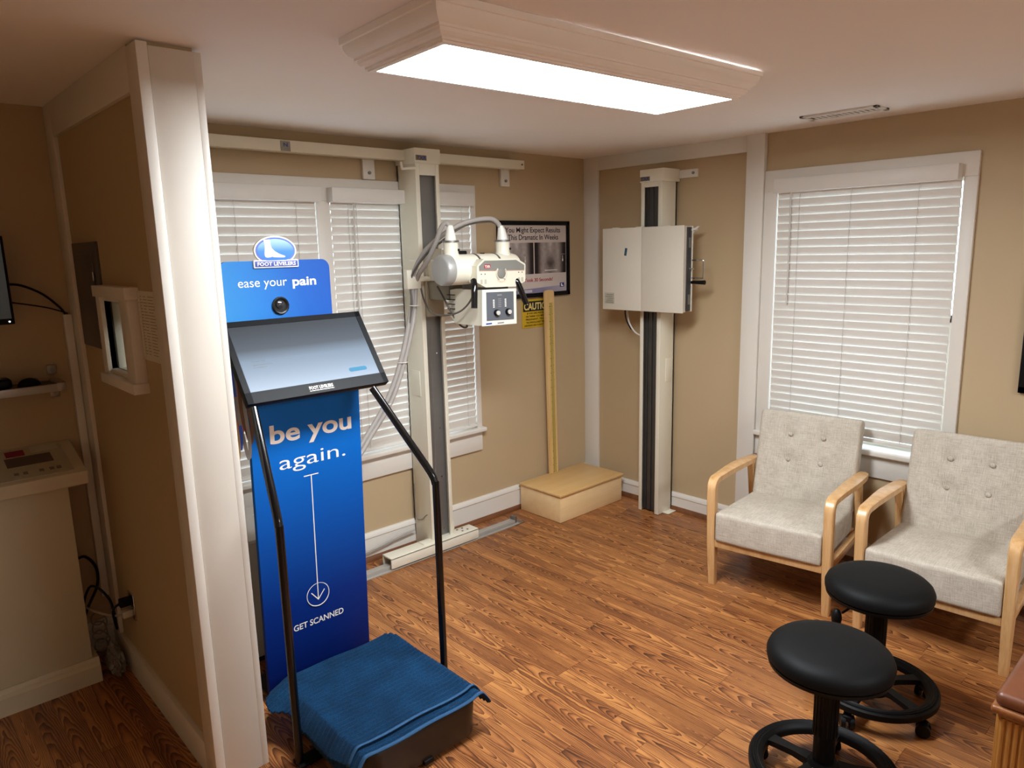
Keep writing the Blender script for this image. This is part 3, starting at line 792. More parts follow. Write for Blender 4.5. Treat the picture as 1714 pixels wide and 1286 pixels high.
    for i in range(9):
        t = math.radians(-130+10*i); r0, r1 = .040, .048
        part(cp, 'dial_tick', MB().tube([(-1.455+r0*math.cos(t), -.7005, 1.664+r0*math.sin(t)), (-1.455+r1*math.cos(t), -.7005, 1.664+r1*math.sin(t))], .0009, 4, 0), mat('tick_orange', '#C0703A', .5))
    for x in (-1.592, -1.567, -1.33, -1.305): part(cp, 'indicator', MB().cyl((x, -.70, 1.665), (x, -.7015, 1.665), .003, n=8), BLACK)
    for x in (-1.592, -1.565, -1.33, -1.305): part(cp, 'button_legend', MB().box(x-.007, x+.007, -.7012, -.70, 1.615, 1.638), mat('legend_grey', '#B5AF9E', .5))
    # handles
    part(T, 'handle', MB().tube([(-1.628, -.68, 1.635), (-1.640, -.70, 1.605), (-1.658, -.715, 1.497)], .0165, 14, 3), BLACKG)
    part(T, 'handle', MB().tube([(-1.345, -.68, 1.63), (-1.333, -.70, 1.601), (-1.288, -.71, 1.495)], .0165, 14, 3), BLACKG)
    # collimator
    m = MB()
    f = [(-1.583, 1.404), (-1.353, 1.398), (-1.351, 1.575), (-1.576, 1.579)]
    m.loft([[(x, -.69, z) for x, z in f], [(-1.585, -.66, 1.398), (-1.350, -.66, 1.394), (-1.349, -.66, 1.580), (-1.578, -.66, 1.583)], [(-1.585, -.47, 1.398), (-1.35, -.47, 1.398), (-1.35, -.47, 1.585), (-1.58, -.47, 1.585)], [(-1.56, -.38, 1.44), (-1.37, -.38, 1.44), (-1.37, -.38, 1.575), (-1.56, -.38, 1.575)]])
    co = part(T, 'collimator', m, CREAM, ang=20)
    m = MB(); m.loft([[(-1.59, -.685, 1.398), (-1.347, -.685, 1.392), (-1.345, -.685, 1.581), (-1.583, -.685, 1.585)], [(-1.59, -.694, 1.398), (-1.347, -.694, 1.392), (-1.345, -.694, 1.581), (-1.583, -.694, 1.585)]])
    part(co, 'front_bezel', m, mat('bezel_white', '#E4E1D5', .4))
    part(co, 'control_panel', MB().prism([(-1.560, 1.424), (-1.368, 1.418), (-1.367, 1.566), (-1.558, 1.571)], 'y', -.6965, -.693), mat('panel_slate', '#5B5F66', .5))
    for x in (-1.494, -1.413):
        part(co, 'knob', MB().lathe([(.0, 0), (.0175, 0), (.017, .013), (.0, .013)], (x, -.6965, 1.461), 'y', 20), BLACK)
        part(co, 'knob_cap', MB().lathe([(.0, .012), (.0125, .012), (.012, .019), (.0, .02)], (x+.001, -.6965, 1.461), 'y', 20), mat('knob_grey', '#C4C2BC', .35))
    for i in range(5):
        for x, wd in ((-1.51, .011), (-1.427, .011)): part(co, 'scale_mark', MB().box(x-wd/2, x+wd/2, -.6975, -.6963, 1.489+i*.009, 1.4945+i*.009), TXTW)
        part(co, 'scale_mark', MB().box(-1.479, -1.458, -.6975, -.6963, 1.490+i*.010, 1.4935+i*.010), TXTG)
    part(co, 'scale_mark', MB().box(-1.485, -1.452, -.6975, -.6963, 1.549, 1.556), TXTG)
    part(co, 'bottom_label', MB().box(-1.565, -1.525, -.6955, -.693, 1.404, 1.411), TXTB)
    part(co, 'bottom_label', MB().box(-1.485, -1.44, -.6955, -.693, 1.402, 1.409), TXTG)
    for i in range(5): part(co, 'vent_slot', MB().box(-1.588, -1.577, -.46, -.40, 1.45+i*.025, 1.454+i*.025), BLACK)
    part(T, 'neck', MB().box(-1.56, -1.37, -.66, -.50, 1.575, 1.63, .004), mat('neck_dark', '#4A4742', .5))
    # cables
    part(T, 'cable_clamp', MB().box(-1.765, -1.675, -.29, -.252, 1.588, 1.69, .004).box(-1.69, -1.60, -.27, -.20, 1.625, 1.65, .002), CREAM)
    part(T, 'supply_cable', MB().tube([(-1.346, -.58, 1.905), (-1.362, -.575, 1.93), (-1.409, -.57, 1.950), (-1.517, -.55, 1.940), (-1.607, -.52, 1.908), (-1.676, -.47, 1.855), (-1.717, -.40, 1.79), (-1.722, -.32, 1.712), (-1.719, -.27, 1.638), (-1.722, -.27, 1.56), (-1.75, -.29, 1.474), (-1.835, -.30, 1.223), (-1.931, -.30, 1.024), (-2.054, -.30, .866), (-2.20, -.32, .74), (-2.5, -.38, .62), (-2.6, -.4, .578)], .0125, 10), CABLE)
    part(T, 'supply_cable', MB().tube([(-1.69, -.58, 1.905), (-1.70, -.565, 1.925), (-1.716, -.54, 1.90), (-1.72, -.49, 1.82), (-1.72, -.42, 1.74), (-1.70, -.30, 1.657), (-1.697, -.27, 1.60), (-1.712, -.28, 1.53), (-1.745, -.30, 1.42), (-1.825, -.31, 1.20), (-1.925, -.315, 1.0), (-2.05, -.31, .845), (-2.20, -.34, .715), (-2.5, -.40, .61), (-2.62, -.43, .578)], .0125, 10), CABLE)
    part(T, 'control_wire', MB().tube([(-1.345, -.575, 1.905), (-1.40, -.56, 1.935), (-1.55, -.53, 1.915), (-1.66, -.48, 1.84), (-1.725, -.40, 1.76), (-1.735, -.28, 1.64), (-1.75, -.30, 1.50), (-1.79, -.30, 1.34)], .006, 8), mat('dark_wire', '#57524C', .5))
    part(T, 'control_wire', MB().tube([(-1.64, -.70, 1.61), (-1.63, -.66, 1.54), (-1.65, -.60, 1.48), (-1.68, -.52, 1.455), (-1.70, -.42, 1.46), (-1.68, -.32, 1.52), (-1.67, -.27, 1.62)], .005, 8), MATS['dark_wire'])
    part(T, 'control_wire', MB().tube([(-1.62, -.36, 1.60), (-1.60, -.40, 1.52), (-1.58, -.43, 1.45), (-1.56, -.48, 1.385), (-1.52, -.48, 1.375), (-1.51, -.46, 1.40)], .005, 8), MATS['dark_wire'])
    for z, x in ((1.74, -1.725), (1.50, -1.733), (1.20, -1.83), (.99, -1.94)):
        part(T, 'cable_tie', MB().torus((x, -.30, z), .026, .003, 'z', 16, 5), mat('tie_white', '#DDDAD3', .5))
    return T
tube_stand()

# rails of the stand
R_ = thing('floor_rail', 'aluminium floor track under the x-ray tube stand', 'rail', (-1.5, -.19, 0))
part(R_, 'track', MB().box(-2.55, -.925, -.232, -.145, 0, .006, .001).box(-2.55, -.95, -.212, -.165, .006, .028, .003), ALU)
part(R_, 'end_stop', MB().box(-.955, -.93, -.21, -.165, .006, .05, .004).box(-.975, -.885, -.232, -.145, 0, .004), STEEL)
R_ = thing('wall_rail', 'long cream horizontal guide rail high on back wall', 'rail', (-1.7, -.10, 2.283))
part(R_, 'beam', MB().box(-3.10, -.693, -.10, -.04, 2.283, 2.338, .003), CREAM)
part(R_, 'marker_plate', MB().box(-2.335, -2.285, -.103, -.099, 2.285, 2.332), mat('marker_grey', '#8E8C80', .5))
for i, (x0, x1) in enumerate(((-1.832, -1.757), (-.825, -.752), (-2.9, -2.83))):
    b_ = part(R_, 'wall_bracket', MB().box(x0, x1, -.022, 0, 2.18, 2.30, .004).box(x0+.01, x1-.01, -.045, -.01, 2.283, 2.30), WHITE)
    part(b_, 'bolt', MB().cyl(((x0+x1)/2, -.021, 2.215), ((x0+x1)/2, -.03, 2.215), .009, n=12), STEEL)
part(R_, 'end_screw', MB().cyl((-.715, -.10, 2.312), (-.715, -.104, 2.312), .006, n=10), STEEL)
text(R_, 'N', TXTB, (-2.31, -.1032, 2.306), (1, 0, 0), (0, 0, 1), .022, .018, .02, 'C')

# ---------------------------------------------------------------- bucky stand on the right wall
def bucky():
    T = thing('bucky_stand', 'cream x-ray wall stand with square film holder on tall column', 'x-ray machine', (-.1, -.71, 0))
    y0, y1, xf = -.79, -.628, -.176
    m = MB(); zt = 2.18
    m.box(xf+.004, -.02, y0, y0+.012, .003, zt, .0005); m.box(xf+.004, -.02, y1-.012, y1, .003, zt, .0005); m.box(-.034, -.02, y0, y1, .003, zt, .001)
    m.box(xf, xf+.006, y0-.0006, y0+.030, .003, zt, .001); m.box(xf, xf+.006, y1-.024, y1+.0006, .003, zt, .001); m.box(xf+.0005, xf+.006, y0+.0305, y1-.0245, 2.15, zt)
    col = part(T, 'column', m, CREAM)
    part(col, 'channel', MB().box(xf+.024, xf+.03, y0+.012, y1-.012, .01, 2.16), DSTEEL)
    for yy in (y0+.045, -.71, y1-.045): part(col, 'guide_rib', MB().box(xf+.016, xf+.026, yy-.003, yy+.003, .012, 2.15, .001), DSTEEL)
    part(col, 'access_cover', MB().box(-.115, -.04, y0-.004, y0+.001, .905, 1.06, .0015), CREAM)
    part(col, 'foot_bracket', MB().box(-.12, -.03, y0-.045, y0+.002, .002, .007, .001), CREAM)
    cap = part(T, 'cap', MB().box(xf-.008, -.01, y0-.014, y1+.006, 2.18, 2.258, .003), CREAM)
    part(cap, 'nameplate', MB().box(xf-.0098, xf-.0075, -.70, -.626, 2.188, 2.214), MATS['nameplate_ochre'])
    text(cap, 'TXR', TXTB, (xf-.0099, -.663, 2.192), (0, -1, 0), (0, 0, 1), .066, .019, .03, 'C', italic=.2)
    wb = part(T, 'wall_bracket', MB().box(-.016, 0, -.935, -.79, 2.20, 2.25, .002), WHITE)
    part(wb, 'bolt', MB().cyl((-.015, -.905, 2.226), (-.022, -.905, 2.226), .009, n=12), STEEL)
    # film holder
    bx = -.29; by0, by1, bz0, bz1 = -1.032, -.408, 1.38, 1.902
    hold = part(T, 'film_holder', MB().box(bx+.006, -.245, by0+.01, by1-.002, bz0+.003, bz1-.003, .003), CREAM2)
    part(hold, 'front_cover', MB().box(bx-.004, bx+.008, -.722, by1, bz0, bz1, .003), CREAM2)
    part(hold, 'front_cover', MB().box(bx-.004, bx+.008, by0, -.7245, bz0, bz1, .003), CREAM2)
    part(hold, 'tray', MB().box(-.248, -.205, by0+.002, by1-.01, bz0+.01, bz1-.01, .002), mat('tray_dark', '#2E2E30', .45))
    part(hold, 'back_plate', MB().box(-.207, -.198, by0-.004, by1-.01, bz0+.006, bz1-.004, .002), CREAM2)
    for z in (1.46, 1.80): part(hold, 'latch', MB().box(-.236, -.215, by0-.001, by0+.004, z-.03, z+.03, .001), STEEL)
    part(hold, 'mount', MB().box(-.20, -.16, -.77, -.65, 1.48, 1.80, .004), GREYV)
    part(hold, 'label_sticker', MB().box(bx-.0052, bx-.0035, -.507, -.427, 1.418, 1.49), mat('sticker_grey', '#AFA998', .6))
    for i in range(5): part(hold, 'label_line', MB().box(bx-.0058, bx-.005, -.50+.006*(i % 2), -.435-.008*(i % 3), 1.427+i*.012, 1.431+i*.012), mat('label_ink', '#6E695E', .6))
    M = Matrix.Translation((bx-.0045, -.600, 1.752)) @ Matrix.Rotation(math.radians(10), 4, 'X')
    part(hold, 'badge', MB().box(-.001, .001, -.009, .009, -.024, .024, .0005, 1, M), mat('badge_teal', '#1F4C5C', .5))
    for yy in (-.51, -.70, -.91): part(hold, 'hinge_clip', MB().box(bx-.002, bx+.02, yy-.025, yy+.025, bz1-.003, bz1+.004, .001), CREAM2)
    part(hold, 'side_handle', MB().tube([(-.203, by0, 1.695), (-.203, -1.10, 1.695), (-.203, -1.112, 1.683), (-.203, -1.112, 1.60), (-.203, -1.10, 1.588), (-.203, by0, 1.588)], .0045, 8, 4), CHROME)
    part(hold, 'lever', MB().cyl((-.203, by0, 1.563), (-.203, -1.125, 1.563), .009, .0135, n=14), BLACK)
    part(hold, 'tray_pull', MB().box(-.24, -.235, by0-.04, by0+.002, 1.643, 1.65, .001), CHROME)
    part(hold, 'cable', MB().tube([(-.21, by0+.03, 1.87), (-.20, -1.045, 1.88), (-.17, -1.05, 1.892), (-.14, -1.03, 1.885), (-.15, -1.0, 1.86), (-.19, -.98, 1.84)], .006, 8), mat('cable_white', '#DAD6CF', .5))
    part(T, 'cable', MB().tube([(-.15, -.50, 1.39), (-.15, -.505, 1.34), (-.15, -.52, 1.28), (-.15, -.565, 1.225), (-.15, -.61, 1.205), (-.14, -.632, 1.2)], .0055, 8), MATS['cable_white'])
    part(T, 'cable', MB().tube([(-.16, -.49, 1.39), (-.16, -.492, 1.34), (-.158, -.505, 1.29), (-.156, -.54, 1.24)], .004, 8), BLACK)
    return T
bucky()

# ---------------------------------------------------------------- step box, ruler, poster, sign
S = thing('step_box', 'low birch plywood step box in the room corner', 'step', (-.41, -.22, 0))
part(S, 'box_body', MB().box(-.735, -.098, -.418, -.04, .001, .178, .002), PLY)
part(S, 'top_board', MB().box(-.745, -.088, -.43, -.036, .178, .197, .006, 3), wood('birch_top', ['#CDA468', '#D6AE74', '#DDB880'], 'x', .5, .35))
RU = thing('height_ruler', 'tall wooden measuring stick with tape marks standing on step box', 'ruler', (-.42, -.045, .197))
m = MB(); poly = []
bx0, bx1, tx0, tx1, zt = -.459, -.379, -.486, -.399, 1.505
poly = [(bx0, .198), (bx1, .198), (tx1, zt-.022)]
for i in range(6):
    t = PI/2*i/5; poly.append((tx1-.022+.022*math.cos(t)-.0, zt-.022+.022*math.sin(t)))
for i in range(6):
    t = PI/2+PI/2*i/5; poly.append((tx0+.022+.022*math.cos(t), zt-.022+.022*math.sin(t)))
m.prism(poly, 'y', -.062, -.045)
part(RU, 'stick', m, wood('ruler_wood', ['#CBA468', '#D6B27A', '#E0C08C'], 'z', 1, .45))
m = MB(); m.prism([(-.432, .20), (-.392, .20), (-.412, 1.42), (-.455, 1.42)], 'y', -.0632, -.061); part(RU, 'tape', m, mat('tape_yellow', '#CDB262', .5))
TK = mat('tick_black', '#2B2417', .6)
m = MB()
for i in range(118):
    z = .205+i*.0103; x = -.412-.0216*(z-.2)/1.22
    L = .012 if i % 5 else .018
    m.box(x-L, x-.001, -.0638, -.063, z, z+.0042); m.box(x+.004, x+.004+L*.6, -.0638, -.063, z+.002, z+.006)
o = part(RU, 'tick_marks', m, TK, smooth=False)

PO = thing('framed_poster', 'black-framed poster with two x-ray pictures and bold black heading', 'poster', (-.53, -.02, 1.46))
fx0, fx1, fz0, fz1 = -.862, -.197, 1.461, 1.968
m = MB(); e = .028
for q in ((fx0, fx1, fz1-e, fz1), (fx0, fx1, fz0, fz0+e), (fx0, fx0+e, fz0, fz1), (fx1-e, fx1, fz0, fz1)): m.box(q[0], q[1], -.028, 0, q[2], q[3], .002)
part(PO, 'frame', m, BLACK)
pr = part(PO, 'print', MB().box(fx0+e-.004, fx1-e+.004, -.017, -.002, fz0+e-.004, fz1-e+.004), mat('poster_paper', '#C9BDB6', .4, var=.03))
def xray(name, x0, x1, z0, z1, seed):
    t = NT('xray_print_'+str(seed)); t.b.inputs['Roughness'].default_value = .35
    co = t.coord('Object'); sp = t.n.new('ShaderNodeSeparateXYZ'); t.link(co, sp.inputs[0])
    ox = -.53; cx = (x0+x1)/2-ox; cz = (z0+z1)/2-1.46; hw = (x1-x0)/2; hh = (z1-z0)/2
    u = t.math('DIVIDE', t.math('SUBTRACT', sp.outputs[0], cx), hw); v = t.math('DIVIDE', t.math('SUBTRACT', sp.outputs[2], cz), hh)
    au = t.math('ABSOLUTE', u)
    body = t.math('SUBTRACT', 1.0, t.math('POWER', t.math('MULTIPLY', au, 1.22), 4.0))
    spine = t.math('MULTIPLY', t.math('SUBTRACT', 1.0, t.math('MINIMUM', t.math('MULTIPLY', au, 4.0), 1.0)), t.math('MAXIMUM', t.math('MULTIPLY', v, .45), 0.0))
    r2 = t.math('ADD', t.math('POWER', t.math('MULTIPLY', u, 2.4), 2.0), t.math('POWER', t.math('MULTIPLY', t.math('ADD', v, .38), 3.0), 2.0))
    hole = t.math('MULTIPLY', t.math('MINIMUM', t.math('EXPONENT', t.math('MULTIPLY', r2, -1.0)), 1.0), .3)
    wing = t.math('MULTIPLY', t.math('EXPONENT', t.math('MULTIPLY', t.math('POWER', t.math('MULTIPLY', t.math('SUBTRACT', au, .5), 3.4), 2.0), -1.0)), .3)
    nz = t.noise(t.mapping(co, (1, 1, 1), loc=(seed, 0, 0)), 38, 3.0)
    f = t.math('MULTIPLY', t.math('MAXIMUM', body, 0.0), t.math('ADD', t.math('ADD', t.math('ADD', .5, spine), t.math('SUBTRACT', wing, hole)), t.math('MULTIPLY', t.math('SUBTRACT', nz, .5), .35)))
    t.link(t.ramp(f, [(0, '#2A2424'), (.35, '#6A5F5C'), (.7, '#A09692'), (1, '#C9C2BE')]), t.b.inputs['Base Color'])
    return part(pr, name, MB().box(x0, x1, -.0178, -.016, z0, z1), t.m)
xray('xray_picture', -.851, -.546, 1.618, 1.826, 3); xray('xray_picture', -.536, -.230, 1.618, 1.826, 9)
for x in (-.625, -.262):
    part(pr, 'arrow_mark', MB().box(x-.0015, x+.0015, -.0186, -.0177, 1.695, 1.735), TXTW); part(pr, 'arrow_mark', MB().box(x-.005, x+.005, -.0186, -.0177, 1.697, 1.712), TXTW)
    part(pr, 'caption_line', MB().box(x-.02, x+.02, -.0186, -.0177, 1.742, 1.747), TXTG)
part(pr, 'caption_line', MB().box(-.44, -.32, -.0186, -.0177, 1.636, 1.640), TXTW)
part(pr, 'caption_line', MB().box(-.42, -.34, -.0186, -.0177, 1.628, 1.631), TXTG)
X, Z = (1, 0, 0), (0, 0, 1)
text(pr, 'You Might Expect Results', TXTK, (-.285, -.0175, 1.893), X, Z, .515, .033, .010, 'R')
text(pr, 'This Dramatic In Weeks', TXTK, (-.306, -.0175, 1.845), X, Z, .470, .034, .010, 'R')
text(pr, 'Took 30 Seconds!', TXTR, (-.366, -.0175, 1.567), X, Z, .270, .022, .018, 'R')
part(pr, 'footer_strip', MB().prism([(-.84, 1.49), (-.228, 1.49), (-.228, 1.533), (-.84, 1.510)], 'y', -.018, -.016), gradient_mat('footer_violet', 'x', -.3, .3, [(0, '#6F6A8E'), (.6, '#8A85A2'), (1, '#B9B0B8')]))
for k in (0, 1): part(pr, 'caption_line', MB().box(-.70, -.565, -.0186, -.0178, 1.497+.009*k, 1.501+.009*k), TXTW)
em = part(pr, 'foot_emblem', MB().box(-.293, -.250, -.0186, -.0176, 1.518, 1.548, .0003), mat('emblem_navy', '#2E3C74', .45))
part(em, 'emblem_foot', MB().prism([(-.282, 1.543), (-.272, 1.543), (-.271, 1.532), (-.258, 1.526), (-.258, 1.523), (-.282, 1.523)], 'y', -.0192, -.0185), TXTW)

CS = thing('caution_sign', 'yellow and black caution sign pinned below the poster', 'sign', (-.52, -.004, 1.254))
pl_ = part(CS, 'plate', MB().box(-.652, -.36, -.005, -.001, 1.254, 1.448, .002), mat('sign_yellow', '#C9A517', .5, var=.04))
part(pl_, 'black_band', MB().box(-.642, -.37, -.0058, -.0045, 1.366, 1.434), TXTK)
text(pl_, 'CAUTION', mat('sign_letter_yellow', '#E3CC7A', .5), (-.634, -.0059, 1.378), X, Z, .255, .045, .03, 'L')
for i, s_ in enumerate(('IF YOU ARE PREGNANT', 'OR THINK YOU MIGHT BE', 'PREGNANT, TELL THE', 'TECHNOLOGIST BEFORE', 'HAVING AN X-RAY TAKEN')):
    text(pl_, s_, TXTK, (-.506, -.0051, 1.347-i*.0205), X, Z, (.20, .225, .225, .22, .25)[i], .0115, .028, 'C')

FP = thing('framed_picture', 'black-framed picture on right wall at the photo edge', 'picture', (-.01, -3.05, 1.07))
m = MB(TB)
for q in ((-3.40, -2.705, 1.07, 1.10), (-3.40, -2.705, 1.57, 1.60), (-2.735, -2.705, 1.07, 1.60), (-3.40, -3.37, 1.07, 1.60)): m.box(q[0], q[1], 0, .025, q[2], q[3], .002)
part(FP, 'frame', m, BLACK); part(FP, 'print', MB(TB).box(-3.38, -2.725, .002, .014, 1.09, 1.58), mat('picture_grey', '#8B867F', .4))

# ---------------------------------------------------------------- armchairs
def armchair(label):
    T = thing('armchair', label, 'armchair', (0, 0, 0), 'beige linen armchairs')
    hw = .315
    def rect(c, tx, tz, w, th, sy):   # station: centre (x,y,z), tangent in xz, y width, thickness
        l = math.hypot(tx, tz); tx /= l; tz /= l; nx, nz = -tz, tx
        r = .22
        pts = []
        for a, b in ((-1, -1+r), (-1+r, -1), (1-r, -1), (1, -1+r), (1, 1-r), (1-r, 1), (-1+r, 1), (-1, 1-r)):
            pts.append((c[0]+nx*a*th/2, c[1]+b*w/2, c[2]+nz*a*th/2))
        return pts
    for s in (-1, 1):
        yc = s*(hw-.024)
        st = []
        # front leg: floor to corner
        for x, z, w_, th in ((.052, 0, .034, .040), (.044, .10, .037, .045), (.033, .25, .042, .052), (.026, .40, .043, .050), (.020, .50, .044, .046), (.020, .535, .044, .045)):
            st.append(((x, yc, z), (-.04, 1), w_, th))
        m = MB(); rings = [rect(c, t[0], t[1], w_, th, s) for c, t, w_, th in st]
        cx, cz, R = .062, .540, .042
        for i in range(1, 7):
            a = PI-PI/2*i/6
            rings.append(rect((cx+R*math.cos(a), yc, cz+R*math.sin(a)), math.sin(a), -math.cos(a), .045+.003*i/6, .044-.010*i/6, s))
        for x, z, w_, th in ((.16, .583, .052, .034), (.25, .582, .060, .034), (.34, .579, .066, .034), (.44, .574, .066, .033), (.54, .569, .062, .032), (.60, .566, .052, .030), (.622, .565, .030, .026)):
            rings.append(rect((x, yc+s*(w_-.044)*.25, z), 1, -.02, w_, th, s))
        m.loft(rings)
        part(T, 'arm_and_front_leg', m, CHAIRWOOD)
        rl = MB(); rl.loft([rect((x, yc-s*.004, z), .28, 1, .036, th, s) for x, z, th in ((.66, 0, .034), (.63, .15, .042), (.585, .33, .044), (.535, .556, .038))])
        part(T, 'rear_leg', rl, CHAIRWOOD)
        part(T, 'side_rail', MB().box(.04, .60, yc-.014-s*.002, yc+.014-s*.002, .225, .268, .003), CHAIRWOOD)
    part(T, 'front_rail', MB().box(.014, .042, -hw+.045, hw-.045, .222, .262, .004), CHAIRWOOD)
    part(T, 'back_rail', MB().box(.575, .60, -hw+.045, hw-.045, .225, .265, .003), CHAIRWOOD)
    # seat cushion
    def cushion(nx, ny, f, th):
        pass
    bm = bmesh.new(); bmesh.ops.create_cube(bm, size=1)
    for v in bm.verts: v.co = Vector((.275+v.co.x*.55, v.co.y*.535, .336+v.co.z*.156))
    bmesh.ops.bevel(bm, geom=list(bm.edges), offset=.022, segments=4, affect='EDGES', profile=.6)
    bmesh.ops.subdivide_edges(bm, edges=[e for e in bm.edges if e.calc_length() > .2], cuts=10, use_grid_fill=True)
    for v in bm.verts:
        x, y, z = v.co
        if z > .36:
            v.co.z += .014*math.cos(min(1, abs(y)/.267)*PI/2)*math.sin(PI*max(0, min(1, x/.55)))-.028*(x/.55)+.004
        v.co.x -= .006*math.cos(abs(y)/.267*PI/2)*(1 if x < .05 else 0)
    part(T, 'seat_cushion', MB().from_bm(bm), LINEN)
    pp = [(.018, y, .4045) for y in (-.24, -.1, .1, .24)]
    pip = MB().tube([(.50, -.262, .365), (.30, -.264, .385), (.06, -.262, .400), (.022, -.245, .402), (.016, 0, .407), (.022, .245, .402), (.06, .262, .400), (.30, .264, .385), (.50, .262, .365)], .003, 6, 6)
    # back cushion: tufted
    L_, th = .50, .088; hwid = .268
    btn = [(.087, .235), (-.087, .235), (.087, .375), (-.087, .375)]    # (y, along)
    def back_pt(u, t, side):
        rc = .035
        n = Vector((-math.cos(math.radians(14)), 0, math.sin(math.radians(14)))); up = Vector((math.sin(math.radians(14)), 0, math.cos(math.radians(14))))
        return n, up
    bm = bmesh.new(); bmesh.ops.create_cube(bm, size=1)
    for v in bm.verts: v.co = Vector((v.co.x*th, v.co.y*2*hwid, (v.co.z+.5)*L_))
    bmesh.ops.bevel(bm, geom=[e for e in bm.edges], offset=.026, segments=4, affect='EDGES', profile=.6)
    bmesh.ops.subdivide_edges(bm, edges=[e for e in bm.edges if e.calc_length() > .15], cuts=26, use_grid_fill=True)
    for v in bm.verts:
        x, y, z = v.co
        if x < -.02:
            bul = .010*math.cos(min(1, abs(y)/hwid)*PI/2)*math.sin(PI*min(1, max(0, z/L_)))
            dim = 0
            for by_, bz_ in btn:
                d2 = (y-by_)**2+(z-bz_)**2; dim += .013*math.exp(-d2/.0008)
            for by_ in (.087, -.087): dim += .0025*math.exp(-((y-by_)/.006)**2)*(1 if .2 < z < .42 else .3)
            for bz_ in (.235, .375): dim += .0025*math.exp(-((z-bz_)/.006)**2)*(1 if abs(y) < .1 else .2)
            v.co.x += -bul+dim
    a = math.radians(12.5)
    M = Matrix.Translation((.545, 0, .362)) @ Matrix.Rotation(a, 4, 'Y')
    bk = part(T, 'back_cushion', MB().from_bm(bm, M), LINEN)
    for by_, bz_ in btn:
        p = M @ Vector((-th/2-.003, by_, bz_)); q = MB(); q.ball(tuple(p), .0125, .55, 1, 1, 12); part(bk, 'button', q, LINEN)
    part(T, 'piping', pip, LINEN)
    return T
ch = armchair('beige linen armchair nearer the corner, by the x-ray wall stand')
ch.location = (-.800, -1.886, 0); ch.rotation_euler = (0, 0, math.radians(8.0))
dup(ch, (-.748, -2.612, 0), math.radians(3.0), 'beige linen armchair behind the stools, cut off by the right edge')

# ---------------------------------------------------------------- stools
def stool(label):
    T = thing('stool', label, 'stool', (0, 0, 0), 'round black rolling stools')
    R = .19
    part(T, 'seat_cushion', MB().lathe([(.0, .462), (R-.01, .462), (R, .470), (R+.001, .488), (R-.006, .505), (R-.02, .518), (R-.05, .526), (.08, .530), (.0, .531)], n=64), VINYLB)
    part(T, 'seat_pan', MB().lathe([(.0, .428), (.11, .430), (R-.03, .440), (R-.004, .452), (R-.002, .464), (.0, .464)], n=64), BLACK)
    po = part(T, 'post', MB().lathe([(.034, .09), (.034, .20), (.037, .205), (.037, .36), (.036, .43), (.0, .43)], n=28), BLACK)
    for i in range(18):
        t = 2*PI*i/18; part(po, 'flute', MB().box(-.002, .002, .0355, .0385, .21, .40, 0, 1, Matrix.Rotation(t, 4, 'Z')), BLACK)
    part(T, 'hub', MB().lathe([(.0, .055), (.06, .055), (.062, .075), (.05, .10), (.042, .115), (.0, .115)], n=32), BLACK)
    for i in range(5):
        t = 2*PI*i/5+.35; M = Matrix.Rotation(t, 4, 'Z')
        s = MB(); s.loft([[tuple(M @ Vector((r_, a*wd, z+b*hh))) for a, b in ((-1, -1), (1, -1), (1, 1), (-1, 1))] for r_, wd, z, hh in ((.03, .024, .088, .014), (.10, .016, .086, .011), (.17, .020, .082, .010), (.20, .026, .080, .009))])
        part(T, 'spoke', s, BLACK)
    ring = MB().lathe([(.185, .068), (.228, .066), (.234, .072), (.234, .092), (.228, .098), (.223, .096), (.221, .101), (.216, .099), (.213, .103), (.207, .100), (.203, .102), (.190, .094), (.185, .084), (.185, .068)], n=72)
    ring.f = ring.f[:-2]
    part(T, 'foot_ring', ring, BLACK)
    for i in range(5):
        t = 2*PI*i/5+.35; c = Vector((.212*math.cos(t), .212*math.sin(t), 0)); d = Vector((-math.sin(t+.6), math.cos(t+.6), 0))
        cs = MB().cyl(tuple(c+Vector((0, 0, .045))), tuple(c+Vector((0, 0, .072))), .011, n=12); o = c+Vector((d.y, -d.x, 0))*.012
        for k in (-1, 1):
            cs.cyl(tuple(o+d*(k*.008)+Vector((0, 0, .0255))), tuple(o+d*(k*.024)+Vector((0, 0, .0255))), .025, n=20)
        cs.box(o.x-.016, o.x+.016, o.y-.016, o.y+.016, .030, .054, .006)
        part(T, 'caster', cs, BLACK)
    lv = part(T, 'height_lever', MB().tube([(-.03, .03, .425), (-.07, .075, .418), (-.10, .11, .395)], .0045, 8, 4), BLACK)
    part(lv, 'lever_paddle', MB().ball((-.114, .126, .378), .03, .65, .65, 1.25, 12), BLACK)
    return T
st = stool('round black rolling stool in front, cut off by the bottom edge')
st.location = (-1.85, -2.665, 0); st.rotation_euler = (0, 0, -1.35)
dup(st, (-1.255, -2.59, 0), .25, 'round black rolling stool further back, before the right armchair')

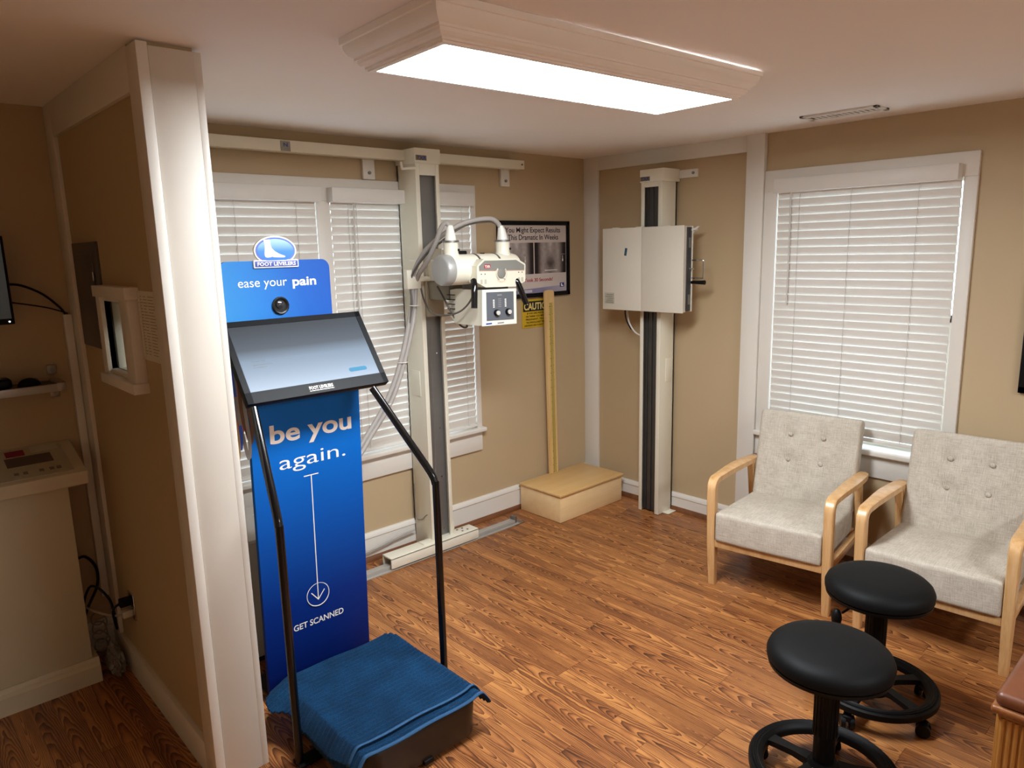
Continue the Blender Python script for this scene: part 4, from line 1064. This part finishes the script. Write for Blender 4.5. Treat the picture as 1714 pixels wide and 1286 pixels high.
# ---------------------------------------------------------------- leather topped cabinet at lower right
LT = thing('leather_top_cabinet', 'wooden cabinet with brown leather top and fluted corner, lower right edge', 'cabinet', (-1.55, -3.5, 0))
x0, x1, y0, y1 = -1.925, -1.15, -3.95, -3.125; zt = .60
OAKC = wood('cabinet_oak', ['#5A3312', '#7A4A1E', '#94602C'], 'z', 1, .35)
part(LT, 'carcass', MB().box(x0+.03, x1-.03, y0+.03, y1-.03, .0, zt-.05, .004), OAKC)
post = part(LT, 'corner_post', MB().box(x0+.012, x0+.085, y1-.085, y1-.012, 0, zt-.045, .004), wood('cabinet_oak_light', ['#8A5A26', '#A87436', '#BC8A4A'], 'z', 1, .35))
for i in range(4):
    for (ax_, k) in (('y', 0), ('x', 1)):
        c = (x0+.012+.013+i*.0155) if ax_ == 'y' else None
        if ax_ == 'y': part(post, 'flute_bead', MB().cyl((c, y1-.0125, .02), (c, y1-.0125, zt-.06), .0062, n=10), MATS['cabinet_oak_light'])
        else: part(post, 'flute_bead', MB().cyl((x0+.0125, y1-.025-i*.0155, .02), (x0+.0125, y1-.025-i*.0155, zt-.06), .0062, n=10), MATS['cabinet_oak_light'])
part(LT, 'edge_moulding', MB().box(x0-.004, x1, y0, y1+.004, zt-.048, zt-.026, .009, 3), wood('cabinet_edge', ['#6A3C1A', '#84502A', '#9A6436'], 'x', 1, .3))
part(LT, 'leather_top', MB().box(x0+.002, x1-.002, y0+.002, y1-.002, zt-.03, zt+.012, .018, 4), mat('brown_leather', '#6B3E27', .36, var=.25, scale=14, bump=.12, bscale=200))

# ---------------------------------------------------------------- straps and cabinet behind the kiosk
cols = (('#1E1D1F', 'black'), ('#A58A5E', 'tan'), ('#2B4FA8', 'blue'), ('#A8182E', 'red'), ('#77706A', 'grey'), ('#5A3A28', 'dark brown'))
HK = solo('wall_hook', MB().box(-3.118, -3.11, -.97, -.87, 1.42, 1.46, .002).tube([(-3.112, -.92, 1.44), (-3.04, -.92, 1.43), (-2.985, -.92, 1.43), (-2.975, -.92, 1.455)], .006, 8), STEEL, 'small metal hook on partition holding coloured straps beside kiosk', 'hook')
for i, (cc, nm) in enumerate(cols):
    x = -3.030+.0125*i; y = -.915-.004*i; L = (.37, .40, .36, .29, .40, .34)[i]
    sw = .004*math.sin(i*1.7)
    pts = [(x, -.92, 1.437), (x-.012+sw, y, 1.34), (x-.010-sw, y-.006, 1.22), (x-.002+sw, y-.004, 1.12+.02*(i % 2)), (x+.012, y-.008, 1.437-L), (x+.018+sw*.5, y-.012, 1.437-L+.07), (x+.010, y-.012, 1.25), (x+.004, -.922, 1.438)]
    solo('strap', MB().tube(pts, 0, flat=(.0125, .003, (.35, .93, 0)), smooth=5), mat('strap_'+nm.replace(' ', '_'), cc, .8, var=.1, scale=60), nm+' webbing strap hanging in the bundle left of the kiosk screen', 'strap', 'straps on the partition hook')
GC = thing('generator_cabinet', 'pale grey metal cabinet on floor behind the blue kiosk panel', 'cabinet', (-2.8, -.4, 0))
part(GC, 'body', MB().box(-3.09, -2.5, -.60, -.18, .03, .572, .004), mat('cabinet_grey', '#B3AFA4', .5, var=.02))
part(GC, 'lid', MB().box(-3.095, -2.495, -.605, -.18, .564, .578, .003), mat('cabinet_lid', '#C9C7C2', .4, var=.02))
part(GC, 'plinth', MB().box(-3.07, -2.52, -.58, -.20, 0, .03), BLACK)
solo('paper_sheet', MB().box(-2.72, -2.55, -.48, -.30, .5785, .580), TXTW, 'white paper sheet lying on the grey cabinet behind kiosk', 'paper')
solo('baseboard_cable', MB().tube([(-2.5, -.05, .12), (-2.2, -.045, .07), (-1.95, -.042, .075), (-1.75, -.045, .105), (-1.63, -.045, .115)], .006, 8), CABLE, 'grey cable running along baseboard left of tube stand', 'cable')

# ---------------------------------------------------------------- left side: console, shelf, monitor, fittings
CN = thing('control_console', 'off-white x-ray control console on a pedestal, left of partition', 'console', (-3.7, -.15, 0))
CONS = mat('console_ivory', '#C9C0A6', .5, var=.03)
m = MB(); m.box(-4.15, -3.434, -.215, -.005, 0, .90, .004); ped = part(CN, 'pedestal', m, CONS)
bp = [(-.005, 0), (-.24, 0), (-.24, .075), (-.228, .088), (-.228, .10), (-.222, .108), (-.005, .108)]
part(CN, 'base_moulding', MB().prism(bp, 'x', -4.17, -3.412), CONS)
tp = [(-.003, .88), (-.262, .885), (-.266, .89), (-.266, .940), (-.258, .945), (-.003, 1.025)]
top = part(CN, 'console_top', MB().prism(tp, 'x', -4.18, -3.37), CONS)
sl = lambda t: (-.262+.259*t, .9445+.0815*t)
def on_top(x0, x1, t0, t1, lift, m, nm):
    (ya, za), (yb, zb) = sl(t0), sl(t1); n = Vector((0, -.3, .95))*lift
    q = MB(); q._add([(x0, ya+0, za-.003), (x1, ya, za-.003), (x1, yb, zb-.003), (x0, yb, zb-.003), (x0, ya+n.y, za+n.z), (x1, ya+n.y, za+n.z), (x1, yb+n.y, zb+n.z), (x0, yb+n.y, zb+n.z)], [(0, 3, 2, 1), (4, 5, 6, 7), (0, 1, 5, 4), (1, 2, 6, 5), (2, 3, 7, 6), (3, 0, 4, 7)])
    return part(top, nm, q, m)
on_top(-4.1, -3.41, .06, .93, .002, mat('console_face', '#B9B299', .45), 'face_panel')
on_top(-3.62, -3.46, .42, .68, .0035, mat('console_display', '#5A4D46', .3), 'display')
on_top(-3.61, -3.545, .72, .88, .004, mat('note_red', '#8E2444', .6), 'red_note')
on_top(-3.52, -3.425, .76, .92, .004, mat('label_clear', '#C9C3B2', .3), 'clear_label')
for i, x in enumerate((-3.60, -3.57, -3.515, -3.48, -3.455)): on_top(x-.008, x+.008, .17, .24, .004, mat('key_grey', '#7B7467', .5), 'key')

SH = thing('wall_shelf', 'dark wall shelf with metal front edge above the control console', 'shelf', (-3.75, -.08, 1.26))
part(SH, 'board', MB().box(-4.25, -3.40, -.14, -.003, 1.272, 1.29, .001), mat('shelf_dark', '#221D1A', .3))
part(SH, 'front_rail', MB().box(-4.25, -3.412, -.153, -.14, 1.262, 1.293, .001), ALU)
part(SH, 'corner_bracket', MB().box(-3.412, -3.378, -.155, -.003, 1.262, 1.296, .002), mat('bracket_steel', '#A09890', .4, metal=.5))
for z in (1.335, 1.238):
    b_ = part(SH, 'wall_lug', MB().box(-3.415, -3.38, -.012, 0, z-.02, z+.02, .003), MATS['bracket_steel']); part(b_, 'screw', MB().cyl((-3.398, -.011, z), (-3.398, -.016, z), .007, n=10), STEEL)
mo = thing('computer_mouse', 'black computer mouse on the wall shelf', 'mouse', (-3.495, -.08, 1.29))
part(mo, 'shell', MB().ball((-3.495, -.08, 1.292), .03, 1.35, .95, .95, 20), BLACK); part(mo, 'wheel', MB().cyl((-3.47, -.085, 1.31), (-3.47, -.075, 1.31), .008, n=10), GREYV)
bs = thing('barcode_holder', 'black rounded device beside the mouse on shelf at left edge', 'device', (-3.60, -.08, 1.29))
part(bs, 'shell', MB().box(-3.66, -3.555, -.12, -.04, 1.291, 1.33, .014, 4), BLACK); part(bs, 'cap', MB().box(-3.645, -3.59, -.105, -.055, 1.328, 1.336, .003), GREYV)

TV = thing('wall_monitor', 'dark flat monitor on the left wall at photo edge', 'monitor', (-3.8, -.1, 1.54))
part(TV, 'housing', MB().box(-4.12, -3.517, -.125, -.085, 1.545, 1.886, .004), BLACK)
part(TV, 'screen', MB().box(-4.105, -3.527, -.1265, -.124, 1.568, 1.878), mat('screen_off_green', '#0E1512', .15))
part(TV, 'wall_arm', MB().box(-3.9, -3.76, -.088, 0, 1.66, 1.77, .004), BLACK)
part(TV, 'power_light', MB().cyl((-3.535, -.125, 1.556), (-3.535, -.127, 1.556), .0035, n=8), mat('led_white', '#E8EEF0', .4, emit=1.0))
solo('monitor_cable', MB().tube([(-3.53, -.085, 1.70), (-3.47, -.05, 1.692), (-3.40, -.035, 1.655), (-3.345, -.025, 1.60), (-3.322, -.022, 1.565)], .005, 8), BLACK, 'upper black cable from the left monitor to the raceway', 'cable')
solo('monitor_cable', MB().tube([(-3.525, -.085, 1.63), (-3.46, -.05, 1.615), (-3.39, -.035, 1.597), (-3.34, -.028, 1.578), (-3.314, -.026, 1.566)], .003, 8), BLACK, 'thin lower black cable from the left monitor to the raceway', 'cable')
solo('cable_raceway', MB().box(-3.332, -3.301, -.033, -.022 if False else -.001, .285, 1.563, .003), WHITE, 'white vertical cable raceway on wall beside the partition', 'raceway')
EP = thing('electrical_panel', 'flat grey metal breaker panel on the partition side', 'panel', (-3.30, -.34, 1.445))
part(EP, 'cover', MB().box(-3.296, -3.284, -.515, -.165, 1.445, 1.853, .002), mat('panel_grey', '#5A5552', .45, metal=.2))
part(EP, 'door', MB().box(-3.302, -3.294, -.47, -.21, 1.49, 1.81, .002), MATS['panel_grey'])
for z in (1.725, 1.545): part(EP, 'latch', MB().box(-3.306, -3.300, -.478, -.468, z-.018, z+.018, .001), CHROME)
def sheet_on_wall(nm, lab, y0, y1, z0, z1, rows_, xx):
    T = thing(nm, lab, 'notice', (xx, (y0+y1)/2, z0))
    part(T, 'sheet', MB().box(xx-.001, xx, y0, y1, z0, z1), mat('notice_paper', '#D8D2C2', .6, var=.02))
    ink = mat('notice_ink', '#8F8878', .7)
    random.seed(int(-y0*100))
    for i in range(rows_):
        z = z1-.018-i*(z1-z0-.03)/rows_
        wd = y1-y0-.02; a_ = y1-.01
        for k in ((.22, .05), (.25, .10), (.5, .0)) if wd > .1 else ((.9, 0),):
            L_ = wd*k[0]*random.uniform(.45, .95); part(T, 'text_line', MB().box(xx-.0013, xx-.0009, a_-L_, a_, z-.0011, z+.0011), ink); a_ -= wd*k[0]
sheet_on_wall('notice_sheet', 'printed paper chart on the partition nearest the end post', -1.148, -.945, 1.455, 1.684, 20, -3.2865)
sheet_on_wall('notice_sheet', 'narrow printed paper chart beside the pass-through frame', -.965, -.94, 1.46, 1.68, 12, -3.2882)
OU = thing('wall_outlet', 'steel wall outlet with plugged cables low on partition', 'outlet', (-3.29, -.34, .29))
part(OU, 'cover_plate', MB().box(-3.291, -3.284, -.385, -.305, .285, .40, .002), CHROME)
part(OU, 'plug', MB().box(-3.335, -3.29, -.36, -.33, .35, .385, .004), BLACK); part(OU, 'plug', MB().box(-3.33, -3.29, -.36, -.33, .30, .33, .004), mat('plug_white', '#CFC9BC', .5))
solo('power_cable', MB().tube([(-3.335, -.345, .368), (-3.36, -.34, .34), (-3.345, -.30, .24), (-3.35, -.26, .36), (-3.40, -.20, .42), (-3.43, -.13, .30), (-3.42, -.10, .22)], .005, 8), BLACK, 'thick black cable looping from outlet towards the console', 'cable')
solo('power_cable', MB().tube([(-3.33, -.345, .315), (-3.36, -.31, .31), (-3.40, -.22, .31), (-3.432, -.10, .31)], .005, 8), mat('cord_beige', '#A79F90', .5), 'pale beige cable running straight from outlet to console', 'cable')
solo('power_cable', MB().tube([(-3.425, -.06, .50), (-3.38, -.05, .50), (-3.345, -.05, .44), (-3.35, -.06, .36), (-3.40, -.08, .28), (-3.43, -.09, .22)], .006, 8), BLACK, 'black cable loop hanging behind the console pedestal', 'cable')
solo('coiled_cord', MB().tube([(-3.365+.03*math.cos(t*.9)+.004*math.sin(t*3), -.07+.02*math.sin(t*.9), .06+.006*t+.03*math.sin(t*.9)) for t in range(0, 28)], .0035, 6, 3), mat('cord_grey', '#8E877C', .5), 'tangled thin grey cord lying beside the console base', 'cord')
# crumpled clear plastic bag
bm = bmesh.new(); bmesh.ops.create_icosphere(bm, subdivisions=4, radius=1)
from mathutils import noise as mnoise
for v in bm.verts:
    n = v.co.normalized(); k = 1+.35*mnoise.noise(n*2.3)+.25*mnoise.noise(n*6.1)
    v.co = Vector((-3.348+n.x*.03*k, -.21+n.y*.075*k, max(.002, .055+n.z*.07*k)))
t = NT('bag_plastic'); t.b.inputs['Roughness'].default_value = .2; t.b.inputs['Base Color'].default_value = (.32, .30, .28, 1); t.b.inputs['Alpha'].default_value = .55
t.bump(t.noise(t.coord('Object'), 60, 3.0), .6, .004)
solo('plastic_bag', MB().from_bm(bm), t.m, 'crumpled clear plastic bag on floor between console and partition', 'bag')
